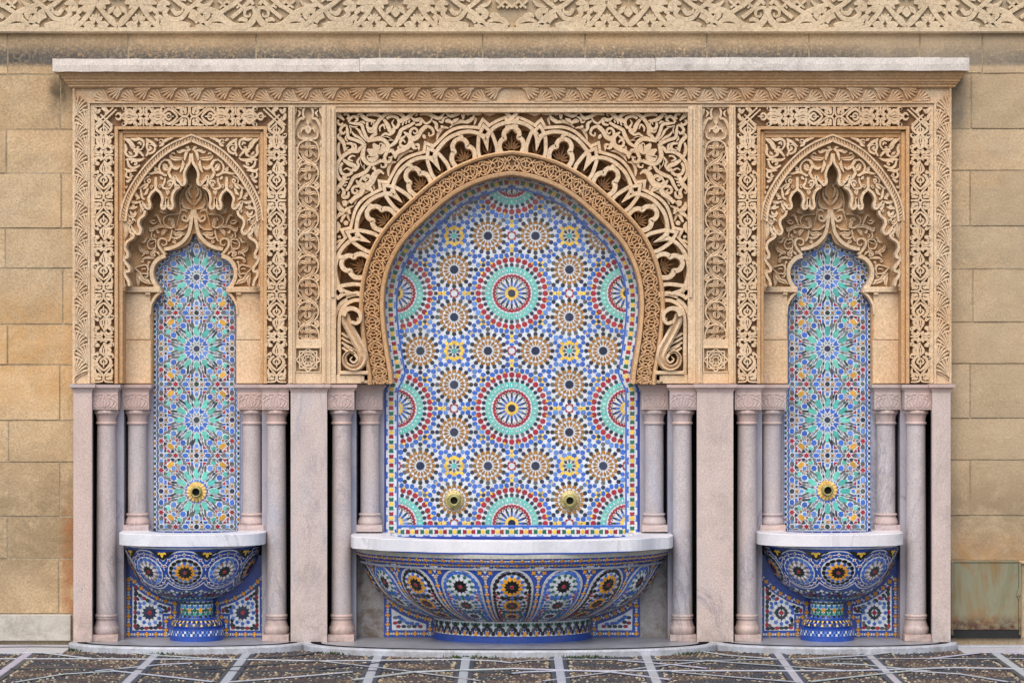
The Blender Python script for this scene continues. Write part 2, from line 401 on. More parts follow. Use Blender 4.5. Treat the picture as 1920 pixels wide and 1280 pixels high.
def rough_face(mb, x0, x1, y, y1, z0, z1, n=(5, 3), amp=.0022, ch=.004):
    nx, nz = n; V = []; F = []
    for j in range(nz+1):
        for i in range(nx+1):
            e = i in (0, nx) or j in (0, nz)
            x = x0+(x1-x0)*i/nx; z = z0+(z1-z0)*j/nz
            V.append((x+(random.uniform(-.002, .002) if not e else 0), y+(ch*random.uniform(.5, 1.1) if e else random.uniform(-amp, amp)), z+random.uniform(-.0015, .0015)))
    w = nx+1
    for j in range(nz):
        for i in range(nx): F.append((j*w+i, j*w+i+1, (j+1)*w+i+1, (j+1)*w+i))
    rim = [i for i in range(w)]+[j*w+nx for j in range(1, nz+1)]+[nz*w+i for i in range(nx-1, -1, -1)]+[j*w for j in range(nz-1, 0, -1)]
    b = len(V); V += [(V[k][0], y1, V[k][2]) for k in rim]
    for a in range(len(rim)):
        c = (a+1) % len(rim); F.append((rim[c], rim[a], b+a, b+c))
    mb.add(V, F)
for (a, b, t, u) in blocks:
    m = MB(); yy = .1+random.uniform(-.0025, .0025); g = .0044
    x0, x1, z0, z1 = wx(a)+g, wx(b)-g, wz(u)+g, wz(t)-g
    rough_face(m, x0, x1, yy, .16, z0, z1, (max(3, int((x1-x0)/.09)), max(2, int((z1-z0)/.09))))
    m.build('stone_block', M['block'], wall)
# plaster patch over the hatch, skirting slab
m = MB(); pbox(m, fw, 1783, 1930, 1050, 1056, 0, .012, .003); m.build('lintel_strip', M['carved_warm'], wall)
m = MB(); pbox(m, fw, -120, 133.5, 1151, 1200, 0, .02, .003); s_ = m.build('skirting_slab', M['skirt'])
s_['label'] = 'plain pale stone skirting slab at the foot of the wall, left of the fountain'; s_['category'] = 'skirting slab'
# ------------------------------------------------------------------ carved frieze across the top
fr = thing('carved_frieze', 'pale carved stone frieze of interlaced straps and leaves along the top of the wall', 'frieze')
def child(o, parent):                       # keep world-space vertices under a parent that sits elsewhere
    o.parent = parent; return o
fz = lay(.082)
m = MB(); box(m, -9, 9, .082, .6, wz(53), wz(-420)); child(m.build('frieze_ground', M['block']), fr)
m = MB(); box(m, -9, 9, .062, .5, wz(61), wz(53)); box(m, -9, 9, .07, .5, wz(63.5), wz(61)-.0003); child(m.build('frieze_fillet', M['frieze']), fr)
FZ = []                                       # straps of one half unit, 4x zoom pixels measured from the rosette's axis at 885
def fzr(w, *c): FZ.append((w, [(c[i], c[i+1]) for i in range(0, len(c), 2)]))
fzr(17, 885,198, 930,170, 985,105, 1035,40, 1050,0, 1060,-60)
fzr(17, 1215,222, 1160,180, 1100,110, 1062,40, 1045,-10, 1030,-60)
fzr([20, 30, 26, 18], 1170,120, 1225,165, 1300,196, 1370,190, 1430,204)
fzr(17, 1262,62, 1240,110, 1290,150, 1360,142, 1405,92, 1420,70)
fzr([14, 16, 5], 1295,70, 1325,108, 1368,92, 1372,66)
fzr(17, 1270,-40, 1330,15, 1395,62, 1480,112, 1550,185, 1630,196, 1725,206)
fzr(15, 1395,92, 1450,50, 1500,10, 1550,-40)
fzr([16, 22, 24, 20], 1470,36, 1560,70, 1640,110, 1705,172, 1780,206, 1870,190, 1920,120, 1915,70)
fzr([14, 11, 6], 1915,70, 1880,62, 1842,84, 1842,124, 1875,128, 1880,104)
fzr(16, 1550,200, 1600,148, 1680,86, 1760,36, 1830,-20)
fzr(14, 1740,140, 1800,90, 1860,30, 1900,-20)
fzr([20, 24, 12], 1488,92, 1530,84, 1560,112, 1545,140, 1520,128)
fzr([8, 18, 20, 12], 1572,172, 1630,148, 1690,160, 1730,196)
fzr([10, 22, 18, 8], 1470,150, 1510,160, 1545,190, 1470,200)
fzr([18, 20, 8], 1420,120, 1460,140, 1480,180)
for k in range(6): fzr(9, 1640+k*30, 8+(k % 2)*26, 1668+k*30, 34+(k % 2)*26)
for k in range(5): fzr(8, 1650+k*32, 66-(k % 2)*30, 1676+k*32, 44-(k % 2)*30)
fzr([6, 30, 26, 6], 940,30, 985,14, 1015,30, 1040,36)
fzr([6, 30, 26, 6], 1060,36, 1100,16, 1140,20, 1180,34)
fzr([6, 22, 8], 1190,34, 1230,26, 1280,36)
fzr([5, 26, 30, 6], 885,58, 885,84, 885,112, 885,134)
fzr([4, 20, 6], 905,52, 935,84, 955,112)
fzr([5, 18, 20, 5], 895,-8, 930,-30, 960,-50, 990,-70)
fzr([26, 30, 18], 1075,70, 1105,72, 1150,70)
fzr([24, 28, 10], 1180,60, 1225,64, 1240,40)
fzr([14, 12, 4], 978,202, 1030,165, 1044,108)
fzr([14, 12, 4], 1112,202, 1062,165, 1046,108)
fzr([16, 14, 5], 1000,150, 1028,136, 1020,110)
fzr([16, 14, 5], 1092,150, 1066,136, 1072,110)
fzr([22, 26, 10], 960,206, 985,192, 1035,205)
fzr([22, 26, 10], 1130,206, 1105,192, 1056,205)
fzr([5, 22, 20, 8], 1180,205, 1200,160, 1240,190, 1280,206)
fzr([18, 24, 10], 1310,204, 1350,206, 1400,205)
fzr([6, 22, 12], 1400,10, 1360,-10, 1320,-30)
fzr([8, 18, 18, 8], 1050,22, 1062,24, 1074,30, 1086,34)
fzr([8, 16, 14, 6], 900,178, 925,150, 945,128, 955,110); fzr([6, 14, 6], 1075,120, 1066,140, 1050,160); fzr([8, 18, 10], 1150,60, 1170,90, 1190,110); fzr([8, 20, 18, 8], 1100,-20, 1130,-40, 1170,-50, 1210,-30)
fzr([6, 16, 8], 1440,20, 1420,-10, 1440,-40); fzr([8, 16, 14, 8], 1590,130, 1620,118, 1650,120, 1670,140); fzr([6, 14, 12, 6], 1500,60, 1540,50, 1570,40, 1600,10); fzr([8, 16, 12], 1790,160, 1820,150, 1860,160); fzr([8, 14, 10], 1880,0, 1890,20, 1905,40)
fzr([8, 18, 16, 6], 1215,200, 1240,215, 1270,180, 1250,150); fzr([6, 14, 6], 1010,60, 990,50, 975,70)
m = MB(); hh = .02
for ax, rng in ((221, (-1, 1)), (742, (-1, 1))):
    for sg in rng:
        for half in (False, True):
            f = lay(.082, half)
            for w, pts in FZ:
                q = [(ax+sg*(x-885)/4, y/4) for x, y in pts]
                q = [(x, y) for x, y in q]
                if max(x for x, y in q) > 962 or min(x for x, y in q) < -45: continue
                ww = [v/4*1.0 for v in w] if isinstance(w, list) else w/4*.98
                ribbon(m, f, q, ww, -.002, hh, 'flat', 2.2)
for ax, sg in ((-300, 1), (2220, -1)):     # the pattern goes on past the frame
    for s2 in (-1, 1):
        for w, pts in FZ:
            ww = [v/4*1.0 for v in w] if isinstance(w, list) else w/4*.98
            ribbon(m, lay(.085), [(ax+s2*(x-885)/4, y/4) for x, y in pts], ww, -.002, hh, 'flat', 4)
child(m.build('interlace_carving', M['frieze']), fr)
m = MB(); box(m, -9, 9, .055, .3, wz(-14), wz(-400)); child(m.build('upper_band', M['frieze']), fr)
# ------------------------------------------------------------------ coping slabs
cop = [(98, 674, 'left end slab of the white marble coping over the carved frame'),
       (674, 1229, 'middle slab of the white marble coping above the central arch'),
       (1229, 1818, 'right end slab of the white marble coping over the carved frame')]
fc = lay(-.095)
for i, (a, b, lb) in enumerate(cop):
    m = MB(); x0, x1 = fc(a, 0)[0]+.0008, fc(b, 0)[0]-.0008
    z1, z0 = fc(0, 110.5-i*1.2)[2], fc(0, 134.5-i*1.0)[2]
    rough_face(m, x0, x1, -.095, .16, z0, z1, (40, 2), .0012, .003)
    o = m.build('coping_slab', M['coping']); o['label'] = lb; o['category'] = 'coping slab'; o['group'] = 'marble coping slabs'
# ------------------------------------------------------------------ outer carved frame
frame = thing('fountain_facade', 'carved sandstone frame with a fan leaf band and stepped cornice around all three niches', 'frame')
fo = lay(0)
prof = [(-.058, 133), (-.058, 141), (-.050, 141.8), (-.049, 144), (-.042, 147.5), (-.036, 149.3), (-.036, 152.4), (-.029, 153.2), (-.024, 157), (-.015, 159.6), (-.015, 162.6), (-.006, 163.2), (-.004, 165)]
m = MB(); V = []; n = len(prof)
for (y, py) in prof:
    z = lay(y)(0, py)[2]; e = -y+.006
    xl, xr = fo(136, 0)[0]-e, fo(1784, 0)[0]+e
    V += [(xl, .3, z), (xl, y, z), (xr, y, z), (xr, .3, z)]
F = []
for i in range(n-1):
    for k in range(3): F.append((i*4+k, i*4+k+1, i*4+4+k+1, i*4+4+k))
m.add(V, F); m.build('cornice', M['carved_warm'], frame)
m = MB()          # frame body: outer jambs and head behind the fans
for f in (lay(0), lay(0, True)):
    pbox(m, f, 136, 168, 160, 719, -.3, -.012)
    pbox(m, f, 136, 140, 163, 719, -.012, .002, .001)
    pbox(m, f, 164.5, 168.5, 193, 719, -.012, .003, .001)
    pbox(m, f, 168.5, 177.5, 198, 719, -.3, -.008, .003)
pbox(m, fo, 168.01, 1751.99, 160, 195, -.3, -.012)
pbox(m, fo, 141, 1779, 161, 164.5, -.012, .004, .001)
pbox(m, fo, 164.5, 1755.5, 190.5, 194, -.012, .0042, .001)
pbox(m, fo, 168.6, 1751.4, 194, 201, -.3, -.0085, .002)
m.build('frame_body', M['carved'], frame)
FAN = {}
def fan_mesh(kind):
    """one fan of fluted petals; base at the origin, petals spread over +x/+z (vertical bands) or along the head"""
    m = MB()
    def f(x, y, h=0): return (x/S, -h, -y/S)
    f.mx = False
    if kind == 'jamb':
        tips = [(1.5, -34), (9, -36), (16, -31), (21, -25.5), (24, -18.5), (25, -10)]
        for k, (tx, ty) in enumerate(tips):
            bend = .5
            pts = [(.6, 4-k*.3), (tx*.28, ty*.42+1.5), (tx*.66, ty*.8), (tx, ty)]
            ribbon(m, f, pts, [.6, 1.1, 1.8, 2.35, 1.5], -.002, .020, 'round', 4)
        ribbon(m, f, [(.5, 9), (9, 0), (19, -4), (25.5, -7.5)], [.8, 1.5, 2.2, 1.2], -.002, .010, 'round', 5)
    else:
        tips = [(-27.5, -3), (-28, -9), (-24, -15), (-18.5, -20), (-11.5, -21.5)]
        for k, (tx, ty) in enumerate(tips):
            pts = [(3, -.4), (tx*.3, ty*.25), (tx*.68, ty*.68), (tx, ty)]
            ribbon(m, f, pts, [.6, 1.2, 2.1, 2.8, 1.8], -.002, .020, 'round', 4)
    return m.mesh('fan_leaf', M['carved'])
FJ, FH = fan_mesh('jamb'), fan_mesh('head')
def put(name, me, loc, sx=1, sz=1, parent=None):
    o = obj(name, me, parent); o.location = loc; o.scale = (sx, 1, sz); return o
for mx in (False, True):
    f = lay(0, mx); s = -1 if mx else 1
    y = 222.0; k = 0
    while y < 712:
        if k % 2 == 0: put('fan_leaf', FJ, f(140, y-6, -.012), s, 1, frame)
        else: put('fan_leaf', FJ, f(164.5, y-6, -.012), -s, 1, frame)
        y += 24.4; k += 1
    x = 205.0; k = 0
    while x < 950:
        if k % 2 == 0: put('fan_leaf', FH, f(x, 190, -.012), s, 1, frame)
        else: put('fan_leaf', FH, f(x-1, 165, -.012), s, -1, frame)
        x += 25.3; k += 1
# ------------------------------------------------------------------ arabesque bands, carved pilasters
def conv(ox, oy, sc, w, c):
    ws = [v/sc for v in w] if isinstance(w, list) else w/sc
    return ws, [(ox+c[i]/sc, oy+c[i+1]/sc) for i in range(0, len(c), 2)]
ARB = []                                     # half of one unit of the arabesque band, measured from its axis and separator
def ab(w, *c):
    ws = [v/6.1 for v in w] if isinstance(w, list) else w/6.1
    ARB.append((ws, [((157-c[i])/6.1, (c[i+1]-620)/6.1) for i in range(0, len(c), 2)]))
ab([8, 9, 9, 9], 44,620, 100,619, 135,632, 156,672)
ab([8, 18, 16, 7], 128,662, 96,648, 62,662, 78,684)
ab([12, 24, 20, 12], 110,720, 78,716, 54,700, 52,726)
ab([13, 15, 17, 17, 14, 12], 156,686, 122,724, 86,770, 96,806, 130,838, 157,884)
ab([12, 22, 22, 10], 100,800, 72,832, 56,852, 86,842)
ab([5, 14, 16, 5], 154,706, 130,758, 124,792, 150,830)
ab([6, 9, 6], 157,744, 157,790, 157,842)
ab([12, 16, 17, 14, 9], 130,842, 96,866, 74,912, 102,962, 157,1008)
ab([7, 13, 12, 5], 156,862, 130,886, 122,912, 146,938)
ab([5, 11, 6], 157,896, 157,930, 157,968)
ab([8, 9, 10, 10, 9, 8], 50,938, 92,990, 132,1034, 154,1078, 136,1128, 50,1136)
ab([5, 12, 18, 8], 64,976, 60,1020, 74,1056, 112,1052)
ab([14, 12, 6], 128,1074, 104,1040, 82,1044)
ab([8, 20, 16, 6], 60,1108, 82,1092, 112,1100, 132,1088)
ab([10, 14, 6], 60,1086, 66,1070, 84,1074)
ab([8, 16, 6], 120,642, 136,660, 120,684)
def band_unit(mb, f, axis, at, sgn, vert=True, ext=1.0, h1=.034):
    for w, pts in ARB:
        for s in (1, -1):
            if pts[0][0] < .5 and pts[-1][0] < .5 and s < 0: continue
            q = [((axis+s*x, at+sgn*y*ext) if vert else (at+sgn*y*ext, axis+s*x)) for x, y in pts]
            ribbon(mb, f, q, w, -.001, h1, 'flat', 2.4)
PIL = []
def pl(w, *c):
    ws = [v/5.565 for v in w] if isinstance(w, list) else w/5.565
    PIL.append((ws, [((c[i]-213)/5.565, (c[i+1]-505)/5.565) for i in range(0, len(c), 2)]))
pl([9, 12, 12, 12, 12, 12, 12, 11, 8], 292,640, 326,590, 322,500, 290,436, 220,412, 140,432, 106,500, 118,570, 170,630)
pl([6, 10, 16, 20, 16, 12], 112,532, 142,540, 168,590, 210,628, 262,660, 312,712)
pl([14, 24, 22, 8], 150,610, 122,634, 118,664, 160,660)
pl([8, 16, 10], 170,640, 210,656, 250,672)
pl([3, 14, 17, 12, 3], 216,422, 200,450, 202,476, 214,496, 222,500)
pl([3, 13, 14, 4], 216,422, 232,452, 232,476, 222,500)
pl([3, 15, 16, 4], 224,592, 200,566, 198,536, 216,510)
pl([3, 15, 14, 4], 224,592, 244,560, 240,536, 222,510)
pl([4, 16, 17, 10, 4], 228,508, 250,486, 282,482, 302,500, 292,514)
pl([4, 10, 8, 4], 206,500, 176,486, 152,460, 136,444)
pl([8, 10, 8], 222,512, 262,540, 300,590)
pl([12, 13, 12], 290,650, 297,656, 303,664)
pl([10, 11, 10], 240,606, 246,612, 252,618)
pl([8, 10, 5], 130,470, 150,490, 172,482)
def pilaster(mx):
    f = lay(.0, mx); fb = lay(.052, mx); fu = lay(.02, mx)
    side = 'right' if mx else 'left'
    t = thing('carved_pilaster', 'slim stone pilaster of vine scrolls between the central arch and the %s niche' % side, 'pilaster', 'vine carved pilasters')
    m = MB()
    pbox(m, f, 540.5, 553, 198, 719, -.3, .0, .003); pbox(m, f, 603, 612.5, 198, 719, -.3, .001, .003)
    pbox(m, f, 544.5, 549, 200, 718, 0, .008, .003); pbox(m, f, 606, 610, 200, 718, 0, .008, .003)
    pbox(m, f, 553.01, 602.99, 636, 651, -.3, -.012, .002); pbox(m, f, 553.01, 602.99, 698, 719, -.3, -.011, .002)
    pbox(m, f, 553.01, 602.99, 196, 636.1, -.3, -.052)
    pbox(m, f, 553.02, 602.98, 651, 698.1, -.3, -.042)
    pbox(m, f, 553.05, 557.6, 275, 636, -.045, -.022, .001); pbox(m, f, 599.2, 602.95, 275, 636, -.045, -.022, .001)
    m.build('pilaster_body', M['carved'], t)
    m = MB(); y = 280.7+43; k = 1
    y0 = 280.7
    for k in range(9):
        yy = y0+k*43.1
        sg = 1 if k % 2 == 0 else -1
        for w, pts in PIL:
            q = [(578.3+sg*x, min(yy+v, 637)) for x, v in pts]
            if yy+min(v for _, v in pts) > 632: continue
            ribbon(m, fb, q, w, -.001, .034, 'round' if len(pts) > 6 else 'vein', 2.4)
    m.build('vine_carving', M['carved'], t)
    m = MB()                       # pointed cap at the head
    for sx in (1, -1):
        def g(w, *c):
            ws, pts = conv(540, 190, 5.565, w, c)
            pts = [(578.3+sx*(x-578.3), y) for x, y in pts]
            ribbon(m, fb, pts, ws, -.001, .034, 'flat', 2.0)
        g([9, 11, 11, 12], 211,40, 180,70, 160,120, 172,186)
        g([12, 14, 15, 14, 10], 172,186, 130,190, 96,240, 76,300, 72,350)
        g([14, 13, 12, 10], 72,350, 64,390, 78,430, 84,452)
        g([10, 14, 8], 66,440, 70,462, 86,448)
        g([6, 18, 14, 5], 52,40, 80,80, 76,130, 58,180)
        g([5, 14, 12, 4], 66,40, 110,60, 140,80, 158,60)
        g([5, 12, 4], 110,100, 130,130, 110,170)
        g([5, 9, 9, 6], 140,330, 160,290, 200,300, 226,330); g([4, 15, 15, 4], 214,250, 196,285, 200,320, 222,340); g([8, 10, 10, 6], 110,330, 120,380, 180,400, 260,380)
        g([4, 14, 4], 212,200, 206,225, 212,250)
    m.build('pointed_head', M['carved'], t)
    m = MB(); cx, cy = 578.5, 674.5       # eight pointed star panel
    f2 = lay(.042, mx)
    for rot in (0, 45):
        q = [(cx+22.5*math.cos(R(rot+45+90*k))*(1.0), cy+22*math.sin(R(rot+45+90*k))) for k in range(5)]
        ribbon(m, f2, q, 1.3, -.001, .03, 'flat', smooth=False)
        q = [(cx+14*math.cos(R(rot+22+90*k)), cy+14*math.sin(R(rot+22+90*k))) for k in range(5)]
        ribbon(m, f2, q, 1.1, -.001, .026, 'flat', smooth=False)
    for k in range(8):
        a = R(45*k+22.5); b = R(45*k); c2 = R(45*k+45)
        ribbon(m, f2, [(cx+4*math.cos(a), cy+4*math.sin(a)), (cx+9*math.cos(b), cy+9*math.sin(b)), (cx+16*math.cos(a), cy+16*math.sin(a)), (cx+9*math.cos(c2), cy+9*math.sin(c2)), (cx+4*math.cos(a), cy+4*math.sin(a))], .95, -.001, .022, 'flat', smooth=False)
        ribbon(m, f2, [(cx+20*math.cos(a), cy+20*math.sin(a)), (cx+15*math.cos(a), cy+15*math.sin(a))], .9, -.001, .02, 'flat', smooth=False)
    m.build('star_carving', M['carved'], t)
    m = MB()
    pbox(m, f2, 554, 603, 650.5, 653, 0, .036, .002); pbox(m, f2, 554, 603, 696, 698.2, 0, .036, .002)
    pbox(m, f2, 553.03, 556, 653.1, 695.9, 0, .036, .002); pbox(m, f2, 600.5, 602.9, 653.1, 695.9, 0, .036, .002)
    m.build('panel_border', M['carved'], t)
for mx in (False, True): pilaster(mx)
# ------------------------------------------------------------------ side niches
SP = []; HD = []; IN = []
def z3(L, w, *c): L.append(conv(225, 250, 8.535, w, c))
def z4(L, w, *c): L.append(conv(225, 395, 8.0, w, c))
# spandrel scrolls
z3(SP, [8, 34, 30, 10], 84,84, 110,110, 150,130, 250,230)
z3(SP, [10, 26, 22, 18, 14, 10], 180,90, 250,110, 320,100, 380,130, 390,200, 350,270)
z3(SP, [12, 20, 14, 8], 350,270, 300,270, 290,230, 320,225)
z3(SP, [16, 30, 10], 290,170, 330,160, 350,200)
z3(SP, [10, 22, 20, 16, 12], 95,180, 110,260, 100,320, 150,380, 230,380)
z3(SP, [14, 20, 22, 8], 230,380, 280,340, 260,300, 225,300)
z3(SP, [8, 30, 12], 150,300, 175,330, 210,350)
z3(SP, [10, 18, 22, 20, 10], 160,170, 200,230, 270,280, 330,310, 390,380)
z3(SP, [10, 20, 18, 16, 14], 430,90, 450,150, 440,220, 460,300, 430,370)
z3(SP, [8, 22, 20, 8], 430,90, 480,130, 540,170, 600,220)
z3(SP, [16, 18, 16, 12, 6], 470,340, 550,300, 570,230, 520,190, 460,200)
z3(SP, [20, 34, 14], 480,220, 505,250, 470,290)
z3(SP, [8, 26, 10], 560,90, 590,110, 620,130)
z3(SP, [12, 20, 18, 10, 6], 640,210, 690,190, 705,130, 660,105, 640,130)
z3(SP, [14, 26, 10], 640,170, 660,150, 670,180)
z3(SP, [8, 26, 16, 6], 700,160, 760,110, 820,90, 860,78)
z3(SP, [8, 28, 26, 20, 10], 100,430, 180,420, 270,440, 350,430, 400,400)
z3(SP, [14, 20, 20, 14], 130,440, 160,530, 230,565, 330,520)
z3(SP, [14, 16, 12, 8], 190,480, 220,450, 280,480, 260,520)
z3(SP, [16, 30, 10], 240,490, 255,505, 240,520)
z3(SP, [8, 26, 20, 10], 90,570, 140,610, 210,600, 275,600)
z3(SP, [12, 16, 14, 10], 120,620, 110,690, 160,720, 220,680)
z3(SP, [14, 24, 10], 170,640, 185,665, 165,690)
z3(SP, [8, 22, 16, 6], 110,760, 130,780, 170,750, 200,730)
z3(SP, [6, 20, 6], 90,850, 110,880, 130,840)
z3(SP, [6, 18, 6], 70,940, 82,970, 92,930)
# hood scrolls
z3(HD, [12, 24, 22, 10], 1140,260, 1085,290, 1060,350, 1040,440)
z3(HD, [8, 18, 16, 8], 1060,240, 1095,225, 1110,250, 1085,262)
z3(HD, [10, 22, 26, 18, 8], 920,290, 960,310, 1000,290, 1050,280, 1100,290)
z3(HD, [12, 26, 32, 26, 8], 1020,410, 940,420, 860,410, 815,370, 830,330)
z3(HD, [14, 16, 6], 830,330, 870,320, 885,345)
z3(HD, [8, 24, 22, 8], 1010,440, 1020,500, 1000,570, 970,630)
z3(HD, [14, 16, 16, 16, 16, 14], 740,420, 670,470, 635,550, 660,630, 720,670, 760,680)
z3(HD, [12, 20, 22, 26, 10], 730,430, 800,450, 850,540, 920,570, 965,540)
z3(HD, [14, 20, 20, 16], 790,460, 830,520, 800,600, 780,660)
z3(HD, [18, 40, 40, 16], 700,500, 730,540, 740,570, 790,590)
z3(HD, [8, 22, 20, 10], 770,620, 800,670, 830,720, 860,740)
z3(HD, [10, 18, 20, 20, 14], 430,650, 510,650, 590,630, 660,640, 740,690)
z3(HD, [10, 14, 10], 560,600, 580,560, 545,545)
z3(HD, [8, 24, 8], 580,560, 600,580, 570,620)
z3(HD, [8, 24, 8], 660,690, 670,720, 700,740)
z3(HD, [14, 14, 16, 14, 10, 8], 730,720, 720,790, 690,860, 730,890, 800,890, 850,830)
z3(HD, [12, 16, 14, 8], 850,830, 850,770, 790,770, 770,810)
z3(HD, [14, 26, 12], 800,800, 810,830, 790,850)
z3(HD, [8, 36, 6], 740,900, 770,940, 765,1000)
z3(HD, [8, 16, 14, 10, 8], 250,885, 330,880, 400,830, 480,800, 500,760)
z3(HD, [10, 14, 12, 8], 410,800, 400,750, 440,710, 490,690)
z3(HD, [14, 16, 12, 8], 500,760, 470,740, 450,770, 480,790)
z3(HD, [10, 18, 18, 12], 340,880, 350,960, 370,1040, 410,1060)
z3(HD, [8, 24, 10], 380,900, 430,860, 460,820)
z3(HD, [8, 22, 20, 6], 390,990, 430,960, 440,930, 470,880)
z3(HD, [10, 26, 20, 10], 240,930, 260,980, 300,1040, 270,1060)
z3(HD, [14, 20, 10], 290,1010, 315,1040, 280,1055)
z3(HD, [8, 24, 22, 8], 170,1070, 220,1110, 290,1110, 330,1090)
z3(HD, [12, 24, 10], 200,1160, 225,1170, 240,1150)
z3(HD, [8, 22, 24, 10], 110,1230, 180,1200, 230,1200, 290,1180)
z4(HD, [10, 16, 14, 10], 100,20, 150,90, 220,90, 260,30)
z4(HD, [10, 18, 14, 8], 160,10, 190,60, 230,50, 240,10)
z4(HD, [8, 24, 34, 22, 8], 80,80, 110,130, 140,180, 170,190, 130,110)
z4(HD, [8, 20, 16, 6], 190,110, 215,150, 240,180, 210,150)
z4(HD, [6, 34, 38, 24, 6], 90,130, 90,220, 105,300, 100,370, 85,440)
z4(HD, [4, 8, 8, 4], 100,180, 104,240, 106,310, 92,400)
# inner layer scrolls
z4(IN, [12, 16, 16, 14, 10], 880,60, 800,60, 700,80, 660,150, 680,220)
z4(IN, [10, 20, 20, 14], 690,210, 730,250, 790,260, 830,220)
z4(IN, [16, 26, 26, 10], 740,140, 790,140, 800,200, 830,270)
z4(IN, [16, 14, 8], 740,150, 760,115, 800,130)
z4(IN, [10, 24, 22, 8], 520,90, 560,70, 600,140, 630,220)
z4(IN, [10, 20, 16, 8], 450,160, 490,190, 530,200, 560,170)
z4(IN, [14, 18, 10], 460,160, 500,150, 540,160)
z4(IN, [8, 26, 22, 20, 12], 440,260, 500,280, 570,250, 650,240, 780,265)
z4(IN, [14, 22, 10], 450,260, 470,310, 520,300)
z4(IN, [12, 22, 10], 560,290, 580,340, 600,320)
z4(IN, [10, 26, 26, 8], 640,380, 660,330, 690,300, 720,290)
z4(IN, [10, 20, 20, 20, 8], 790,290, 780,360, 760,430, 740,460, 730,450)
z4(IN, [8, 30, 28, 10], 800,310, 850,360, 900,350, 990,360)
z4(IN, [12, 24, 24, 8], 780,400, 840,420, 900,400, 960,350)
z4(IN, [10, 28, 10], 790,450, 820,470, 850,500)
z4(IN, [8, 16, 14, 10], 830,290, 900,290, 960,280, 1010,240)
z4(IN, [14, 14, 8, 5], 490,330, 480,400, 530,420, 560,380)
z4(IN, [10, 16, 10], 540,360, 520,380, 540,400)
z4(IN, [12, 14, 14, 14, 10], 470,420, 420,500, 450,570, 530,570, 550,500)
z4(IN, [10, 14, 10], 550,500, 540,440, 470,440)
z4(IN, [6, 10, 6], 450,500, 490,490, 530,470)
z4(IN, [8, 24, 22, 8], 330,480, 380,470, 400,430, 430,410)
z4(IN, [10, 26, 24, 12], 290,520, 320,590, 370,620, 420,650)
z4(IN, [12, 20, 16, 8], 340,690, 380,640, 430,620, 430,660)
z4(IN, [8, 28, 24, 14], 540,560, 520,620, 480,650, 500,690)
z4(IN, [10, 18, 10], 500,690, 530,680, 520,640)
z4(IN, [10, 22, 8], 550,620, 580,640, 600,670)
z4(IN, [10, 24, 24, 10], 330,760, 370,720, 440,710, 530,720)
z4(IN, [12, 14, 10], 330,760, 350,775, 370,745)
z4(IN, [12, 14, 16, 14, 14, 12], 235,860, 320,830, 400,820, 430,880, 410,950, 350,940)
z4(IN, [12, 14, 14, 12], 235,860, 290,920, 340,950, 380,940)
z4(IN, [10, 14, 10], 330,880, 370,870, 400,880)
z4(IN, [12, 14, 12], 440,780, 430,840, 440,890)
z4(IN, [12, 16, 12], 450,790, 455,770, 430,775)
z4(IN, [12, 18, 10], 380,990, 410,1000, 440,940)
z4(IN, [10, 36, 34, 20, 6], 250,940, 300,980, 350,1040, 420,1080, 490,1100)
z4(IN, [8, 30, 26, 6], 260,960, 280,1040, 280,1110, 260,1140)
z4(IN, [8, 24, 20, 6], 330,1030, 400,1040, 440,1060, 470,1110)
z4(IN, [30, 34, 10], 610,0, 680,20, 780,10)
z4(IN, [8, 8, 6], 920,0, 890,110, 860,230)
z4(IN, [14, 18, 8], 990,260, 1010,240, 1020,210)
def cst(w, *c): return conv(225, 250, 8.535, w, c)
OUTER = [(1140, 42), (900, 120), (680, 240), (500, 410), (330, 600), (200, 760), (70, 1000), (34, 1180)]
def z5(ox, oy, s, pts): return [(ox+x/s, oy+y/s) for x, y in pts]
CABLE = [(360.0, 259.0), (345, 265.4), (328, 272.8), (311, 283), (294, 297), (279, 313), (265, 331), (252, 351), (241, 372), (234.5, 392), (231.5, 415)]
EDGE3 = [(1140, 330), (1122, 470), (1075, 545), (1042, 620), (1035, 690), (1050, 770), (1035, 815), (1000, 830), (975, 800), (930, 750), (884, 690), (880, 770), (900, 830), (955, 862), (900, 900), (858, 960), (840, 1050), (855, 1160), (835, 1205), (800, 1205), (775, 1150), (762, 1045), (745, 1150), (720, 1205), (685, 1205), (672, 1160), (690, 1060), (655, 960), (585, 880), (583, 705)]
EDGE3b = [(583, 705), (581, 880), (510, 960), (468, 1050), (490, 1150), (480, 1200), (440, 1205), (400, 1160), (345, 1100), (350, 1170), (385, 1230)]
EDGE4 = [(385, 0), (365, 70), (300, 130), (285, 200), (318, 290), (300, 345), (255, 345), (205, 290), (160, 235), (165, 320), (215, 365), (195, 410), (110, 470), (85, 560), (122, 650), (115, 705), (65, 715), (90, 780), (140, 850), (145, 905), (85, 925), (90, 980), (130, 1050), (150, 1130)]
